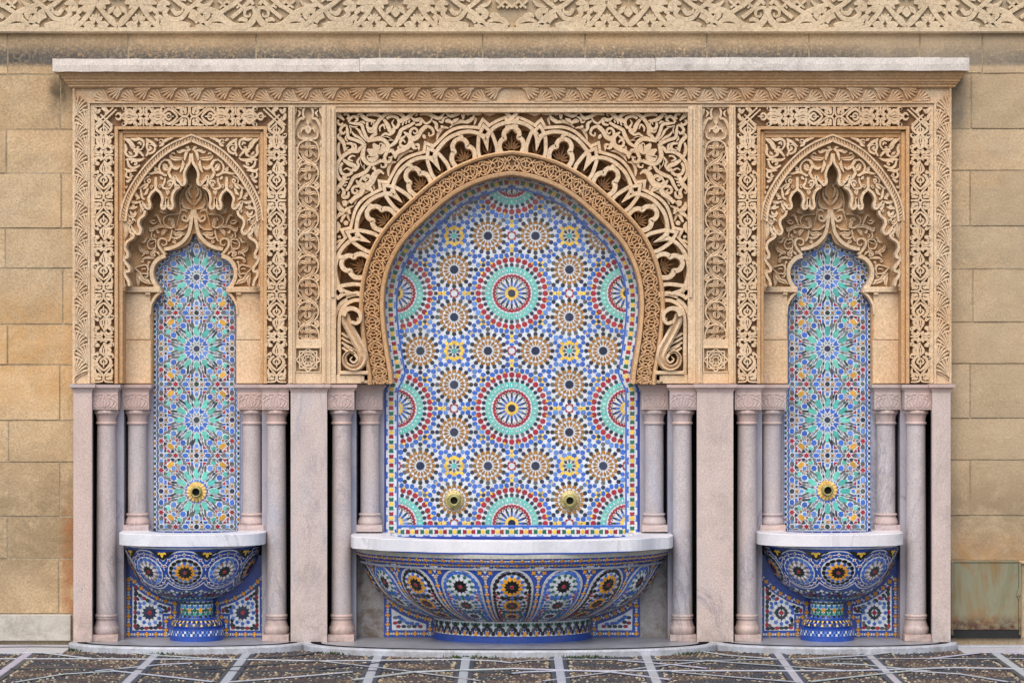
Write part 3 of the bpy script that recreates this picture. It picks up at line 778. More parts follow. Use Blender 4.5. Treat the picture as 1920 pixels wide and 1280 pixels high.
def niche(mx):
    side = 'right' if mx else 'left'
    t = thing('niche_surround', 'carved stone surround of the %s niche with a pointed arch and dripping lobed hood' % side, 'niche surround', 'side niche surrounds')
    f = lay(0, mx); fb = lay(.036, mx); f1 = lay(.05, mx); f2 = lay(.115, mx)
    AX = 360.6
    m = MB()
    pbox(m, f, 177.5, 214.5, 201.5, 719, -.3, -.036); pbox(m, f, 500.5, 540, 201.5, 719, -.3, -.036)
    pbox(m, f, 214.51, 500.49, 201.5, 237.5, -.3, -.036)
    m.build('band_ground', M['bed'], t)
    m = MB()
    for a, b in ((214.5, 221), (494, 500.5)): pbox(m, f, a, b, 237.4, 719, -.3, -.003, .002)
    for a, b in ((221.01, 229), (487, 493.99)): pbox(m, f, a, b, 245.1, 719, -.3, -.024, .004)
    for a, b in ((229.01, 232.5), (483.5, 486.99)): pbox(m, f, a, b, 250.1, 545, -.3, -.036, .002)
    pbox(m, f, 221.02, 493.98, 237.2, 243, -.3, -.0034, .002)
    pbox(m, f, 229.02, 486.98, 243.01, 250, -.3, -.0245, .004)
    pbox(m, f, 232.52, 483.48, 250.02, 257, -.3, -.0365, .002)
    m.build('stepped_moulding', M['carved_warm'], t)
    m = MB()                                                # arabesque bands
    for axis in (195.8, 519.5):
        at = 291.6-85*.0
        # separators alternate: mirrored units
        seps = [291.6+84.9*k for k in range(-1, 6)]
        for k, s0 in enumerate(seps):
            if k == 0:
                for w, pts in ARB:
                    for s in (1, -1):
                        q = [(axis+s*x, s0+84.9-y) for x, y in pts]
                        if min(v for _, v in q) < 238: continue
                        ribbon(m, fb, q, w, -.001, .034, 'flat', 2.4)
            else:
                if s0+84 > 719:
                    for w, pts in ARB:
                        for s in (1, -1):
                            q = [(axis+s*x, (s0+y)) for x, y in pts]
                            if max(v for _, v in q) > 717.5: continue
                            ribbon(m, fb, q, w, -.001, .034, 'flat', 2.4)
                else: band_unit(m, fb, axis, s0 if k % 2 else s0+84.9, 1 if k % 2 else -1)
    for a0, sg in ((270.4, -1), (270.4, 1), (442.7, -1), (442.7, 1)):
        ext = 1.0
        for w, pts in ARB:
            for s in (1, -1):
                q = [(a0+sg*y*1.005, 219.5+s*x) for x, y in pts]
                if min(v for v, _ in q) < 213.5 or max(v for v, _ in q) > 502: continue
                ribbon(m, fb, q, w, -.001, .034, 'flat', 2.4)
    for cx, sx in ((196, 1), (519, -1)):                    # crossed corners
        for (w, c) in (([1.5]*2, (-17, 16, 18, -17)), ([1.5]*2, (-12, 20, 24, -14)), ([1.5]*2, (-6, -4, 16, 16)), ([1.5]*2, (-10, 2, 12, 24)),
                       ([2, 4, 1.5], (-17, -16, -12, -9, -6, -14)), ([1.5, 3.5, 2, 1], (-17, -6, -15, 2, -11, 6, -9, 0)), ([1.5, 4, 2, 1], (-4, -16, 3, -13, 8, -8, 2, -6)),
                       ([1.6, 2.2, 2.4, 1.6], (-4, 8, -13, 18, -12, 26, -2, 34)), ([1.6, 2.2, 2.4, 1.6], (4, 8, 14, 18, 12, 26, 2, 34)), ([.8, 1.8, .8], (0, 12, 0, 20, 0, 28))):
            pts = [(cx+sx*c[i], 220+c[i+1]) for i in range(0, len(c), 2)]
            ribbon(m, fb, pts, w, -.001, .033, 'flat', 2.4)
    m.build('arabesque_band', M['carved'], t)
    # recessed field of the spandrels, cut out above the pointed arch
    cab = cr(CABLE, 3.0); nr = normals2(cab)
    cabR = [(2*AX-1.2-x, y) for x, y in cab[::-1]]
    out = [(232, 256.5), (483.9, 256.5), (483.9, 560), (482, 560)]
    pts = [(483.9, 419)]+[(2*AX-1.2-x, y) for x, y in cab[::-1]][:]
    outline = [(232.2, 256.6), (483.8, 256.6), (483.8, 416), (489, 416)]
    outline = [(232.2, 256.6), (483.8, 256.6), (483.8, 415)] + [(2*AX-1.2-x, y) for x, y in cab[::-1]] + [(x, y) for x, y in cab] + [(232.0, 415.2)]
    outline = [p for i, p in enumerate(outline) if i == 0 or abs(p[0]-outline[i-1][0])+abs(p[1]-outline[i-1][1]) > .05]
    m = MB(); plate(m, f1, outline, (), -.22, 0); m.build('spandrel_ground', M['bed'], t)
    for s in (0, 1):
        m = MB()
        for w, pts in SP:
            q = [((2*AX-.6-x) if s else x, y) for x, y in pts]
            ribbon(m, f1, q, w, -.001, .032, 'flat' if len(pts) != 3 else 'round', 1.8)
        m.build('spandrel_scrolls', M['carved'], t)
    # cable moulded pointed arch
    m = MB()
    full = [(x, y) for x, y in cab[::-1]]+[(2*AX-1.2-x, y) for x, y in cab[1:]]
    full = np.array(full); full = np.array([p for i, p in enumerate(full) if i == 0 or np.hypot(*(p-full[i-1])) > .3])
    fn = normals2(full)
    for off, w, h in ((-5.4, 1.7, .034), (5.2, 2.1, .036)):
        q = full+fn*off; ribbon(m, f1, q, w, -.04, h, 'flat', smooth=False)
    ribbon(m, f1, full, 4.4, -.04, .016, 'flat', smooth=False)
    m.build('pointed_arch_moulding', M['carved'], t)
    m = MB(); d = np.r_[0, np.cumsum(np.hypot(*np.diff(full, axis=0).T))]
    for s in np.arange(3, d[-1]-2, 6.0):
        x, y = np.interp(s, d, full[:, 0]), np.interp(s, d, full[:, 1])
        tx, ty = np.interp(s+1, d, full[:, 0])-x, np.interp(s+1, d, full[:, 1])-y; l = math.hypot(tx, ty) or 1; tx /= l; ty /= l
        nx, ny = -ty, tx; sg = -1 if x < AX else 1
        a = (x-nx*3.4-tx*2.6*sg, y-ny*3.4-ty*2.6*sg); b = (x+nx*3.4+tx*2.6*sg, y+ny*3.4+ty*2.6*sg)
        ribbon(m, f1, [a, (x-tx*.7, y-ty*.7), b], [.9, 1.75, .9], .010, .027, 'round', 2)
    m.build('cable_twist', M['carved'], t)
    # hood with a dripping lobed edge
    e1 = z5(225, 250, 8.535, EDGE3); e2 = z5(225, 250, 8.535, EDGE3b); e3 = z5(225, 395, 8.0, EDGE4)
    edge = e1[:-1]+e2[1:-1]+e3
    left = edge
    right = [(2*AX-2.0-x, y) for x, y in left]
    inner = (np.array(full)+fn*6.2)
    hood = [(p[0], p[1]) for p in inner if p[1] < 414]
    if hood[0][0] > AX: hood = hood[::-1]
    poly = [(233.2, 536)]+[(233.0, 420)]+hood+[(2*AX-1.2-233.0, 420), (2*AX-1.2-233.2, 536)]+right[::-1]+left
    pl2 = []
    for p in poly:
        if not pl2 or abs(p[0]-pl2[-1][0])+abs(p[1]-pl2[-1][1]) > .2: pl2.append(p)
    fh = lay(.06, mx)
    m = MB(); plate(m, fh, pl2, (), -.052, 0.0); m.build('hood_ground', M['carved_warm'], t)
    m = MB()
    for w, pts in HD:
        for s in (0, 1):
            q = [((2*AX-1.4-x) if s else x, y) for x, y in pts]
            ribbon(m, fh, q, w, -.001, .03, 'vein' if max(w) > 3.2 else 'flat', 1.8)
    m.build('hood_scrolls', M['carved'], t)
    m = MB()
    for L in (e1, e2, e3):
        for s in (0, 1):
            q = [((2*AX-2.0-x) if s else x, y) for x, y in L]
            ribbon(m, fh, q, 2.5, -.05, .03, 'flat', 1.6)
    for cx, cy in ((1012, 790), (905, 850), (808, 1180), (712, 1180), (655, 850), (518, 860), (450, 1165), (362, 1240)):
        x, y = 225+cx/8.535, 250+cy/8.535
        for s in (0, 1):
            q = spiral(x, y, 3.6, .6, 90, 1.2, 9); q = [((2*AX-2-a) if s else a, b) for a, b in q]
            ribbon(m, fh, q, 1.3, -.01, .031, 'round', 1.2)
    for cx, cy in ((270, 320), (185, 375), (85, 690), (95, 905), (75, 1130)):
        x, y = 225+cx/8., 395+cy/8.
        for s in (0, 1):
            q = spiral(x, y, 3.2, .6, 90, 1.2, 9); q = [((2*AX-2-a) if s else a, b) for a, b in q]
            ribbon(m, fh, q, 1.2, -.01, .031, 'round', 1.2)
    m.build('lobed_edge', M['carved'], t)
    # deeper field behind the hood, with the ogee frame round the tiles
    fi = lay(.17, mx)
    OG = z5(280, 440, 10.667, [(870, -20), (800, 150), (640, 262), (470, 312), (322, 326), (335, 425), (205, 535), (115, 700), (118, 880), (200, 1020), (262, 1105), (215, 1180)])+[(298, 555), (290, 564), (286.2, 577), (285.8, 640), (285.6, 720)]
    TAX = 365.0
    lf = cr(OG, 2.5); axr = 2*363.4
    og = [(x, y) for x, y in lf]; ogr = [(axr+2-x, y) for x, y in lf]
    m = MB()
    outl = [(232.5, 262), (489, 262), (489, 720)]+[(x, y) for x, y in ogr[::-1]]+og+[(232.5, 720)]
    q = []
    for p in outl:
        if not q or abs(p[0]-q[-1][0])+abs(p[1]-q[-1][1]) > .2: q.append(p)
    plate(m, fi, q, (), -.09, 0.0)
    m.build('inner_field', M['carved_warm'], t)
    m = MB()
    for w, pts in IN:
        for s in (0, 1):
            q = [((axr+1-x) if s else x, y) for x, y in pts]
            ribbon(m, fi, q, [v*1.0 for v in w], -.001, .034, 'vein' if max(w) > 3 else 'round', 1.8)
    for s in (0, 1):                                       # palmette above the ogee's tip
        for w, c in (([1, 3, 2.4, 1], (362, 385, 352, 372, 350, 360, 356, 352)), ([1, 2.6, 2, 1], (361, 372, 355, 362, 357, 352, 361, 345)), ([1, 3.2, 3, 1], (360, 392, 348, 390, 342, 380, 344, 372)),
                     ([1, 2.6, 2.6, 1], (352, 398, 346, 394, 339, 396, 336, 402)), ([1, 1.6, 1.6, 1], (340, 400, 338, 380, 341, 362, 350, 350)), ([1, 2, 1], (361, 352, 352, 344, 346, 350))):
            q = [((axr+1-c[i]) if s else c[i], c[i+1]) for i in range(0, len(c), 2)]
            ribbon(m, fi, q, w, -.001, .022, 'round', 2)
    m.build('inner_scrolls', M['carved'], t)
    m = MB()
    band = [(368, 393), (358.5, 420), (354.8, 442), (343, 456), (320, 467), (308.5, 468.6)]
    for s in (0, 1):
        mr = (lambda x: axr+1.4-x) if s else (lambda x: x)
        q = z5(225, 395, 8.0, [(1098, -10), (1090, 60), (1068, 220), (1030, 360), (920, 490), (780, 560), (672, 578)])
        ribbon(m, fi, [(mr(x), y) for x, y in q], 3.4, -.06, .032, 'flat', 2)
        q = z5(225, 395, 8.0, [(690, 665), (640, 610), (588, 530), (592, 450), (650, 420), (706, 450), (705, 505), (660, 525), (635, 495)])
        ribbon(m, fi, [(mr(x), y) for x, y in q], [3.6, 3.8, 3.8, 3.6, 3, 2.4, 1.8, 1.2], -.03, .034, 'round', 1.6)
        q = z5(225, 395, 8.0, [(1085, 20), (1060, 90), (1010, 160), (950, 140), (945, 95), (985, 85), (1000, 120)])
        ribbon(m, fi, [(mr(x), y) for x, y in q], [2, 3.4, 3.6, 3.2, 2.6, 2, 1.4], -.001, .030, 'round', 1.6)
        q = z5(225, 395, 8.0, [(690, 680), (600, 715), (525, 790), (487, 890), (490, 1000), (530, 1100), (585, 1175), (605, 1235)])
        ribbon(m, fi, [(mr(x), y) for x, y in q], 3.8, -.06, .033, 'flat', 2)
        q = [(301, 549), (294, 554), (288.5, 562), (283.8, 573), (282.6, 590)]
        ribbon(m, fi, [(mr(x), y) for x, y in q], [2.2, 2.4, 2.0, 1.4], -.05, .03, 'flat', 2)
    m.build('ogee_frame', M['carved'], t)
    # plain stone jambs below the hood
    for s in (0, 1):
        g = (lambda px: 2*363.6-px) if s else (lambda px: px)
        def bx(a, b, c, d, h0, h1, ch=.002):
            a, b = sorted((g(a), g(b))); pbox(m, fi, a, b, c, d, h0, h1, ch)
        m = MB(); bx(232, 283, 549, 637, -.08, .02, .004); bx(232, 284, 637.4, 719, -.08, .017, .004)
        bx(231, 302, 538, 548.6, -.08, .038, .004)
        bx(274, 283, 549, 553, .02, .034, .002)
        m.build('plain_jamb', M['carved'], t)
for mx in (False, True): niche(mx)
# ------------------------------------------------------------------ central horseshoe arch
arch = thing('arch_surround', 'carved stone surround of the tall central arch with pierced lobes and scrolled spandrels', 'arch surround')
INNER = [(735.5, 719), (735, 700), (730, 665), (726, 632), (722, 596), (720.3, 572), (720.5, 558), (726, 520.6), (738.7, 484), (757, 458.8), (781, 429), (802.5, 406.8), (824, 387), (846.8, 368.9), (871, 355), (895, 343.5), (925, 334.5), (958.5, 329)]
INNER = [(736, 719), (735, 700), (728.5, 660), (723.5, 625), (720.4, 590), (719.8, 565), (722.5, 535), (730, 505), (742, 477), (759, 451), (781, 427), (802.5, 406.8), (824, 387), (846.8, 368.9), (871, 354.5), (895, 343.5), (926, 334), (959.2, 328.6)]
ARC = cr(INNER, 3.0)
ARCN = normals2(ARC)
if (ARCN[5][0] > 0): ARCN = -ARCN          # normals point outward (left)
_t = np.clip((ARC[:, 0]-925)/34.0, 0, 1)[:, None]; ARCN = ARCN*(1-_t)+np.array([[0, -1.0]])*_t; ARCN /= np.hypot(ARCN[:, 0], ARCN[:, 1])[:, None]
ARCd = np.r_[0, np.cumsum(np.hypot(*np.diff(ARC, axis=0).T))]
def arc_pt(s, off):
    x, y = np.interp(s, ARCd, ARC[:, 0]), np.interp(s, ARCd, ARC[:, 1])
    nx, ny = np.interp(s, ARCd, ARCN[:, 0]), np.interp(s, ARCd, ARCN[:, 1])
    return (x+nx*off, y+ny*off)
def off_curve(off, y_end=None):
    q = [arc_pt(s, off) for s in np.arange(0, ARCd[-1]+.01, 3.0)]
    q.append(arc_pt(ARCd[-1], off)); q = [(min(x, 959.6), y) for x, y in q]; q[-1] = (960.0, q[-1][1])
    return q
def both(fn):
    for mx in (False, True): fn(lay, mx)
m = MB(); mg = MB(); mo = MB()
for mx in (False, True):
    f = lay(.03, mx)
    o0, o1, o2, o3 = off_curve(0), off_curve(8), off_curve(38), off_curve(46)
    k = 959.5
    def strip(mb, A, B, h0, hA, hB, back=-.25):
        V = []; n = len(A)
        for a, b in zip(A, B): V += [f(a[0], a[1], back), f(a[0], a[1], hA), f(b[0], b[1], hB), f(b[0], b[1], back)]
        F = []
        for i in range(n-1):
            for t in range(3): F.append((i*4+t, i*4+t+1, i*4+4+t+1, i*4+4+t))
        F.append((0, 1, 2, 3)); mb.add(V, F)
    strip(m, o0, off_curve(1.5), 0, .012, .016); strip(m, off_curve(1.5), off_curve(6.5), 0, .016, .02); strip(m, off_curve(6.5), o1, 0, .02, .006)
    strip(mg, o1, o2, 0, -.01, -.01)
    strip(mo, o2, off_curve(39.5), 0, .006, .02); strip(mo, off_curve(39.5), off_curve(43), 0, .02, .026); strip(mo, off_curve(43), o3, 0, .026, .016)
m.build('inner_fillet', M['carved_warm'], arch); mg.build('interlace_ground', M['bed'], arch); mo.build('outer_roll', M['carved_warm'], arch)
m = MB()
L = ARCd[-1]; n_units = 22; u = L/n_units
for mx in (False, True):
    f = lay(.03, mx)
    pat = [[(0, 10), (.22, 11), (.5, 22), (.78, 34), (1, 35.5)], [(0, 35.5), (.22, 34), (.5, 23), (.78, 11), (1, 10)],
           [(-.12, 17), (.12, 17), (.34, 23.5), (.12, 29), (-.12, 29)], [(.38, 29), (.62, 29), (.84, 22.5), (.62, 17), (.38, 17)],
           [(.5, 10.5), (.66, 16.5), (.9, 17), (1.06, 10.5)], [(.5, 35.5), (.66, 29), (.9, 29), (1.06, 35.5)],
           [(.02, 22.8), (.16, 13), (.38, 14), (.5, 17)], [(.02, 22.8), (.16, 32), (.38, 32), (.5, 29)]]
    for k in range(n_units):
        for j, pt in enumerate(pat):
            pts = [arc_pt(min(max((k+a)*u, 0), L), o) for a, o in pt]
            ribbon(m, f, pts, 1.5, -.012, .008+.002*((j+k) % 3), 'round', 2.2)
m.build('interlace_band', M['carved_warm'], arch)
# ---- springing blocks and the box frame
m = MB()
for mx in (False, True):
    f = lay(.0, mx)
    pbox(m, f, 612.5, 630, 196, 719, -.3, -.004, .003)
    pbox(m, f, 616, 620, 201, 719, -.004, .004, .002)
    pbox(m, f, 621.5, 627.5, 204, 558, -.004, .006, .003)
    pbox(m, f, 630.01, 677, 703, 719, -.3, -.012, .003); pbox(m, f, 676.8, 737, 712.5, 719, -.3, -.03, .003)
pbox(m, lay(0), 628.02, 1291.98, 196, 200.5, -.3, -.0042, .002); pbox(m, lay(0), 628.04, 1291.96, 200.51, 205.5, -.3, -.012, .002)
pbox(m, lay(0), 628.06, 1291.94, 205.51, 211, -.3, -.0045, .003)
m.build('box_frame', M['carved'], arch)
o3 = [(684.0, 719), (684.0, 566)]+[p for p in off_curve(86) if p[1] < 560 and p[1] > 214]; o3.append((960.0, 216.0))
hole = [p for p in o3]+[(1920-x, y) for x, y in o3[::-1][1:]]
m = MB(); fg = lay(.10)
outl = [(629, 206), (1291, 206), (1291, 719.2), hole[-1]] + hole[::-1][1:] + [(629, 719.2)]
q = []
for p in outl:
    if not q or abs(p[0]-q[-1][0])+abs(p[1]-q[-1][1]) > .2: q.append(p)
plate(m, fg, q, (), -.18, 0.0); m.build('spandrel_ground', M['carved_warm'], arch)
m = MB(); b_ = off_curve(30); q2 = [(630, 722)]+[(x, y) for x, y in off_curve(92) if y < 560 and y > 212]+[(960, 212)]; q2 = q2+[(1920-x, y) for x, y in q2[::-1][1:]]; h2 = [p for p in b_ if p[1] < 718]; h2 = [(h2[0][0], 722)]+h2; h2 = h2+[(1920-x, y) for x, y in h2[::-1][1:]]
q3 = []
for p in q2+h2[::-1]:
    if not q3 or abs(p[0]-q3[-1][0])+abs(p[1]-q3[-1][1]) > .2: q3.append(p)
plate(m, lay(.165), q3, (), -.1, 0.0); m.build('hollow_ground', M['carved_warm'], arch)
# ---- spandrel scrolls (upper half traced, mirrored about the corner's diagonal)
ZS = []
def zs(w, *c): ZS.append((w, [(c[i], c[i+1]) for i in range(0, len(c), 2)]))
zs([10, 20, 22, 22, 22, 18], 235,225, 310,235, 400,250, 430,330, 470,420, 510,460)
zs([14, 28, 30, 28, 26, 24, 22], 480,475, 560,450, 660,440, 735,490, 755,560, 728,640, 705,690)
zs([22, 22, 18, 12, 8], 705,690, 730,745, 785,740, 795,690, 760,685)
zs([14, 44, 52, 40, 20], 560,500, 600,560, 650,600, 695,570, 690,510)
zs([16, 14, 8], 690,510, 650,500, 640,550)
zs([10, 22, 22, 20, 10], 505,450, 545,405, 590,370, 560,335, 520,350)
zs(24, 585,370, 590,280, 640,190, 720,120, 820,92, 910,105, 975,150)
zs([14, 22, 22, 16], 470,128, 545,112, 630,128, 690,180)
zs([18, 26, 30, 24, 16, 8], 700,180, 750,260, 785,340, 825,345, 825,305, 795,325)
zs([18, 20, 20, 18], 735,170, 800,140, 880,165, 905,240)
zs([20, 18, 12, 6], 905,240, 860,295, 810,230, 835,185)
zs([10, 30, 32, 28, 12], 880,250, 930,200, 1010,165, 1070,110, 1130,92)
zs([16, 14, 6], 1110,90, 1145,115, 1115,140)
zs([16, 24, 26, 24, 22, 18], 770,545, 850,485, 900,400, 935,320, 1040,265, 1110,220)
zs(10, 945,262, 962,215); zs(10, 990,240, 1005,200); zs(10, 1030,225, 1045,190)
zs([10, 24, 26, 20, 12], 1060,155, 1120,190, 1190,180, 1185,240, 1120,255)
zs([10, 30, 34, 30, 26, 24], 965,350, 1030,395, 1080,440, 1150,410, 1200,335, 1270,270)
zs([10, 18, 18, 16, 12, 8], 1050,410, 1055,330, 1105,298, 1148,335, 1115,372, 1090,345)
zs([16, 30, 26, 6], 1050,440, 1075,510, 1105,560, 1150,562)
zs([18, 32, 34, 28, 12], 1045,430, 1040,520, 960,580, 880,620, 845,700)
zs([10, 18, 18, 14, 8], 1015,540, 935,535, 918,480, 958,455, 985,490)
zs([10, 32, 20], 775,575, 805,590, 830,610)
zs([6, 18, 14, 5], 905,450, 950,425, 980,400, 990,380)
zs([8, 14, 14, 8], 650,340, 645,290, 690,250, 715,310)
zs([12, 16, 16, 14, 10], 660,410, 720,370, 775,385, 840,335, 825,265)
zs([14, 20, 18, 10], 480,220, 485,290, 545,305, 575,240)
zs([10, 20, 10], 575,240, 550,215, 530,250)
zs([8, 26, 28, 22, 10], 345,130, 385,110, 430,150, 490,190, 590,200)
zs([12, 14, 6], 345,130, 350,155, 380,140)
zs([14, 18, 20, 16, 10], 230,215, 260,165, 310,140, 350,185, 315,210)
zs([8, 26, 10], 380,210, 420,215, 455,240)
zs([8, 16, 14, 6], 480,310, 500,340, 545,350, 580,320)
zs([4, 26, 20, 8], 66,86, 100,130, 140,160, 175,190)
zs([12, 18, 16, 12], 165,120, 205,105, 235,145, 210,180)
zs([8, 16, 10], 245,260, 290,280, 350,275)
zs([8, 18, 14, 8], 320,290, 370,330, 410,400, 470,470)
zs([6, 12, 5], 690,410, 740,410, 800,440)
zs([6, 14, 6], 760,460, 800,455, 830,465)
for mx in (False, True):
    m = MB()
    f = lay(.085, mx)
    for dg in (0, 1):
        for w, pts in ZS:
            q = [((y-20, x+20) if dg else (x, y)) for x, y in pts]
            if dg and max(v for _, v in q) > 1330: continue
            q = [(622+x/7.11, 200+y/7.11) for x, y in q]
            ww = [v/7.11 for v in w] if isinstance(w, list) else w/7.11
            ribbon(m, f, q, ww, -.02, .052 if not dg else .0505, 'flat' if len(pts) != 3 else 'round', 2.0)
    def z4n(w, *c):
        ws, pts = conv(622, 200, 7.11, w, c); ribbon(m, f, pts, ws, -.02, .0515, 'flat', 2)
    z4n([12, 24, 28, 26, 22, 10], 380,1010, 440,1045, 520,1010, 570,905, 640,862, 700,905); z4n([10, 16, 16, 12, 8], 520,960, 500,925, 455,935, 450,980, 485,975); z4n([8, 20, 8], 430,1085, 480,1080, 535,1088)
    z4n([10, 20, 22, 10], 760,620, 800,600, 840,640, 850,690); z4n([8, 22, 8], 540,830, 575,840, 590,870)
    def z6(w, *c):
        ws, pts = conv(790, 190, 7.11, w, c); ribbon(m, f, pts, ws, -.02, .05, 'flat', 2)
    z6([10, 26, 26, 24, 10], -20,190, 80,170, 170,215, 250,235, 312,160)
    z6([8, 24, 24, 14], 320,160, 390,205, 470,185, 540,150)
    z6([12, 16, 18, 20], 480,160, 560,150, 600,170, 640,185)
    z6([30, 40, 30], 540,215, 560,210, 580,215)
    z6([8, 26, 8], 400,300, 455,265, 500,240); z6([8, 26, 24, 8], 550,295, 620,280, 680,240, 710,185)
    z6([10, 18, 18, 10], 620,178, 700,175, 780,175, 830,140); z6([8, 22, 8], 830,165, 900,185, 1000,158)
    z6([10, 20, 20, 18, 12, 8], -20,400, 60,345, 140,370, 165,440, 110,470, 105,425)
    z6([10, 26, 10], 30,450, 40,480, 60,505)
    z6([10, 22, 22, 10], 150,270, 200,310, 205,370, 235,415); z6([10, 16, 14, 10], 10,250, 60,305, 120,280, 150,230)
    z6([8, 16, 16, 8], 235,275, 280,290, 300,240, 350,215); z6([14, 30, 20, 8], 320,280, 360,270, 400,290, 420,320)
    z6([10, 20, 8], 260,340, 280,350, 300,360)
    def z7(w, *c):
        ws, pts = conv(622, 380, 7.11, w, c); ribbon(m, f, pts, ws, -.02, .05, 'flat', 2)
    z7([14, 34, 36, 20, 6], 90,0, 105,70, 150,130, 95,180, 58,245); z7([8, 30, 24, 6], 165,120, 220,100, 240,140, 262,150)
    z7([30, 42, 30], 150,20, 180,15, 210,25); z7([14, 22, 14], 195,165, 160,200, 130,265); z7([20, 34, 20], 185,250, 195,275, 200,305)
    z7([8, 26, 22, 6], 85,260, 100,320, 90,380, 65,415); z7([14, 24, 14], 90,470, 105,460, 125,470); z7([10, 18, 10], 70,540, 110,510, 140,500)
    m.build('spandrel_scrolls', M['carved'], arch)
# ---- pierced lobe arcade, laid out in polar coordinates about the arch's centre
CXA, CYA = 959.3, 570.0
def pol(th, r):
    """th degrees from vertical towards the left; r in photo px"""
    a = R(th); return (CXA-r*math.sin(a), CYA-r*math.cos(a))
def base_r(th):                          # distance to the archivolt's outer roll
    x, y = CXA-math.sin(R(th)), CYA-math.cos(R(th))
    o = np.array(off_curve(45)); ang = np.degrees(np.arctan2(CXA-o[:, 0], CYA-o[:, 1])); rr = np.hypot(CXA-o[:, 0], CYA-o[:, 1])
    i = np.argsort(ang); return float(np.interp(th, ang[i], rr[i]))
TH = [0, 18.2, 37.6, 56.6, 76.0]; DI = [8.9, 28.2, 47.2, 66.5, 86.2]
STEP = 9.5
m = MB(); mf = MB()
for mx in (False, True):
    f = lay(.085, mx)
    HT = .07
    def P(th0, dx, t):                   # local: dx px sideways (towards the left foot positive), t px out from the archivolt
        th = th0+math.degrees(dx/305.0); return pol(th, base_r(th)+t)
    for k, th in enumerate(TH):
        if mx and k == 0: continue
        lt = DI[k]-th; rt = th-(DI[k-1] if k else -DI[0])
        wl, wr = R(lt)*318, R(rt)*318
        def rb(w, pts, h=HT, prof='flat', st=2.0, sm=True): ribbon(m, f, [P(th, a, b) for a, b in pts], w, -.03, h, prof, st, smooth=sm)
        for sg, wd in ((1, wl), (-1, wr)):
            rb(3.6, [(0, 53), (sg*14, 52), (sg*28, 47.5), (sg*(wd-11), 39.5), (sg*(wd-3), 32.5)])               # big lobe arc to the diamond
            rb(3.4, [(sg*(wd-13), 39), (sg*(wd-17), 25), (sg*(wd-20.5), 9), (sg*(wd-20), -2)])                  # leg down to the archivolt
            if sg == 1:                                                                                              # trefoil frame, drawn in one sweep
                tre = [(-20, -3), (-22.5, 6), (-22, 14), (-17, 21), (-12.5, 22.5), (-13.5, 28), (-11.5, 35), (-5, 40.5), (0, 41.2), (5, 40.5), (11.5, 35), (13.5, 28), (12.5, 22.5), (17, 21), (22, 14), (22.5, 6), (20, -3)]
                rb(4.2, [(a*1.03, b*1.05) for a, b in tre], HT*.97)
                rb(3.0, [(-6.5, 40), (-8.5, 46), (-4, 50.5)], HT*.98); rb(3.0, [(6.5, 40), (8.5, 46), (4, 50.5)], HT*.98) if k == 0 else None
        ms = MB()
        for a in np.linspace(-62, 62, 7):                                                                            # fluted shell in the hollow behind
            ca, sa = math.cos(R(a)), math.sin(R(a))
            ll = 27 if abs(a) < 15 else 20
            ribbon(ms, lay(.135, mx), [P(th, sa*4, 1+ca*3), P(th, sa*ll*.6, 1+ca*ll*.62), P(th, sa*ll, 1+ca*ll)], [.8, 2.4, 3.0, 1.2], -.03, .022, 'round', 3)
        ms.build('shell_hollow', M['carved_warm'], arch)
    for k, th in enumerate(DI):
        def rd(w, pts, h=HT*.99, sm=False, mb=m): ribbon(mb, f, [P(th, a, b) for a, b in pts], w, -.03, h, 'flat', 2, smooth=sm)
        rd(3.1, [(0, 27), (10, 39.5), (0, 53), (-10, 39.5), (0, 27)], HT*1.01)
        rd([3.4, 3.2, .5], [(6.6, 37), (1.8, 25), (.3, 6)], HT, True); rd([3.4, 3.2, .5], [(-6.6, 37), (-1.8, 25), (-.3, 6)], HT, True)
        ms = MB()
        for a in (-34, 0, 34):
            ribbon(ms, lay(.135, mx), [P(th, 0, -1), P(th, math.sin(R(a))*11, 9), P(th, math.sin(R(a))*16, 19)], [1, 4, 1], -.03, .02, 'round', 3)
        ms.build('leaf_hollow', M['carved_warm'], arch)
    # outer scallop strap following the lobes
    sc_pts = []
    seq = []
    for k in range(len(TH)):
        seq.append(('T', TH[k], k)); seq.append(('D', DI[k], k))
    for i in range(len(seq)):
        kind, th, k = seq[i]
        if kind == 'T':
            lt = R(DI[k]-th)*330; rt = R(th-(DI[k-1] if k else -DI[0]))*330
            a0 = 0 if k == 0 else -(rt-8)
            pts = [(a, b) for a, b in ((-(rt-10), 51), (-24, 58.5), (-12, 62.5), (0, 64), (12, 62.5), (24, 58.5), (lt-10, 51))]
            if k == 0: pts = [p for p in pts if p[0] >= 0]
            if th > 70: pts = pts[:4]
            ribbon(m, f, [P(th, a, b) for a, b in pts], 2.9, -.03, HT*.8, 'flat', 2)
        elif th < 60 or th < 70:
            ribbon(m, f, [P(th, a, b) for a, b in ((-11, 50), (0, 65), (11, 50))], 2.9, -.03, HT*.805, 'flat', smooth=False)
    for k in (1, 2, 3):                                   # leaf scrolls that fill the ground outside the scallops
        for a, (w, pts) in enumerate((([1, 3.4, 3, 1], [(-26, 66), (-16, 73), (-4, 74), (6, 70)]), ([1, 3, 3, 1], [(8, 70), (16, 75), (26, 70), (34, 60)]), ([1.6, 2.2, 2.2, 1.6, 1], [(-2, 76), (6, 82), (15, 82), (17, 76), (11, 75)]), ([1, 3, 1], [(-34, 60), (-38, 70), (-30, 76)]), ([1.5, 2.2, 2, 1], [(-20, 78), (-12, 82), (-8, 88), (-16, 90)]))):
            if k == 1 and a in (2, 4): continue
            q = [P(TH[k], x, t) for x, t in pts]
            if min(v for _, v in q) < 214: continue
            ribbon(m, lay(.085, mx), q, w, -.02, .036, 'flat', 2)
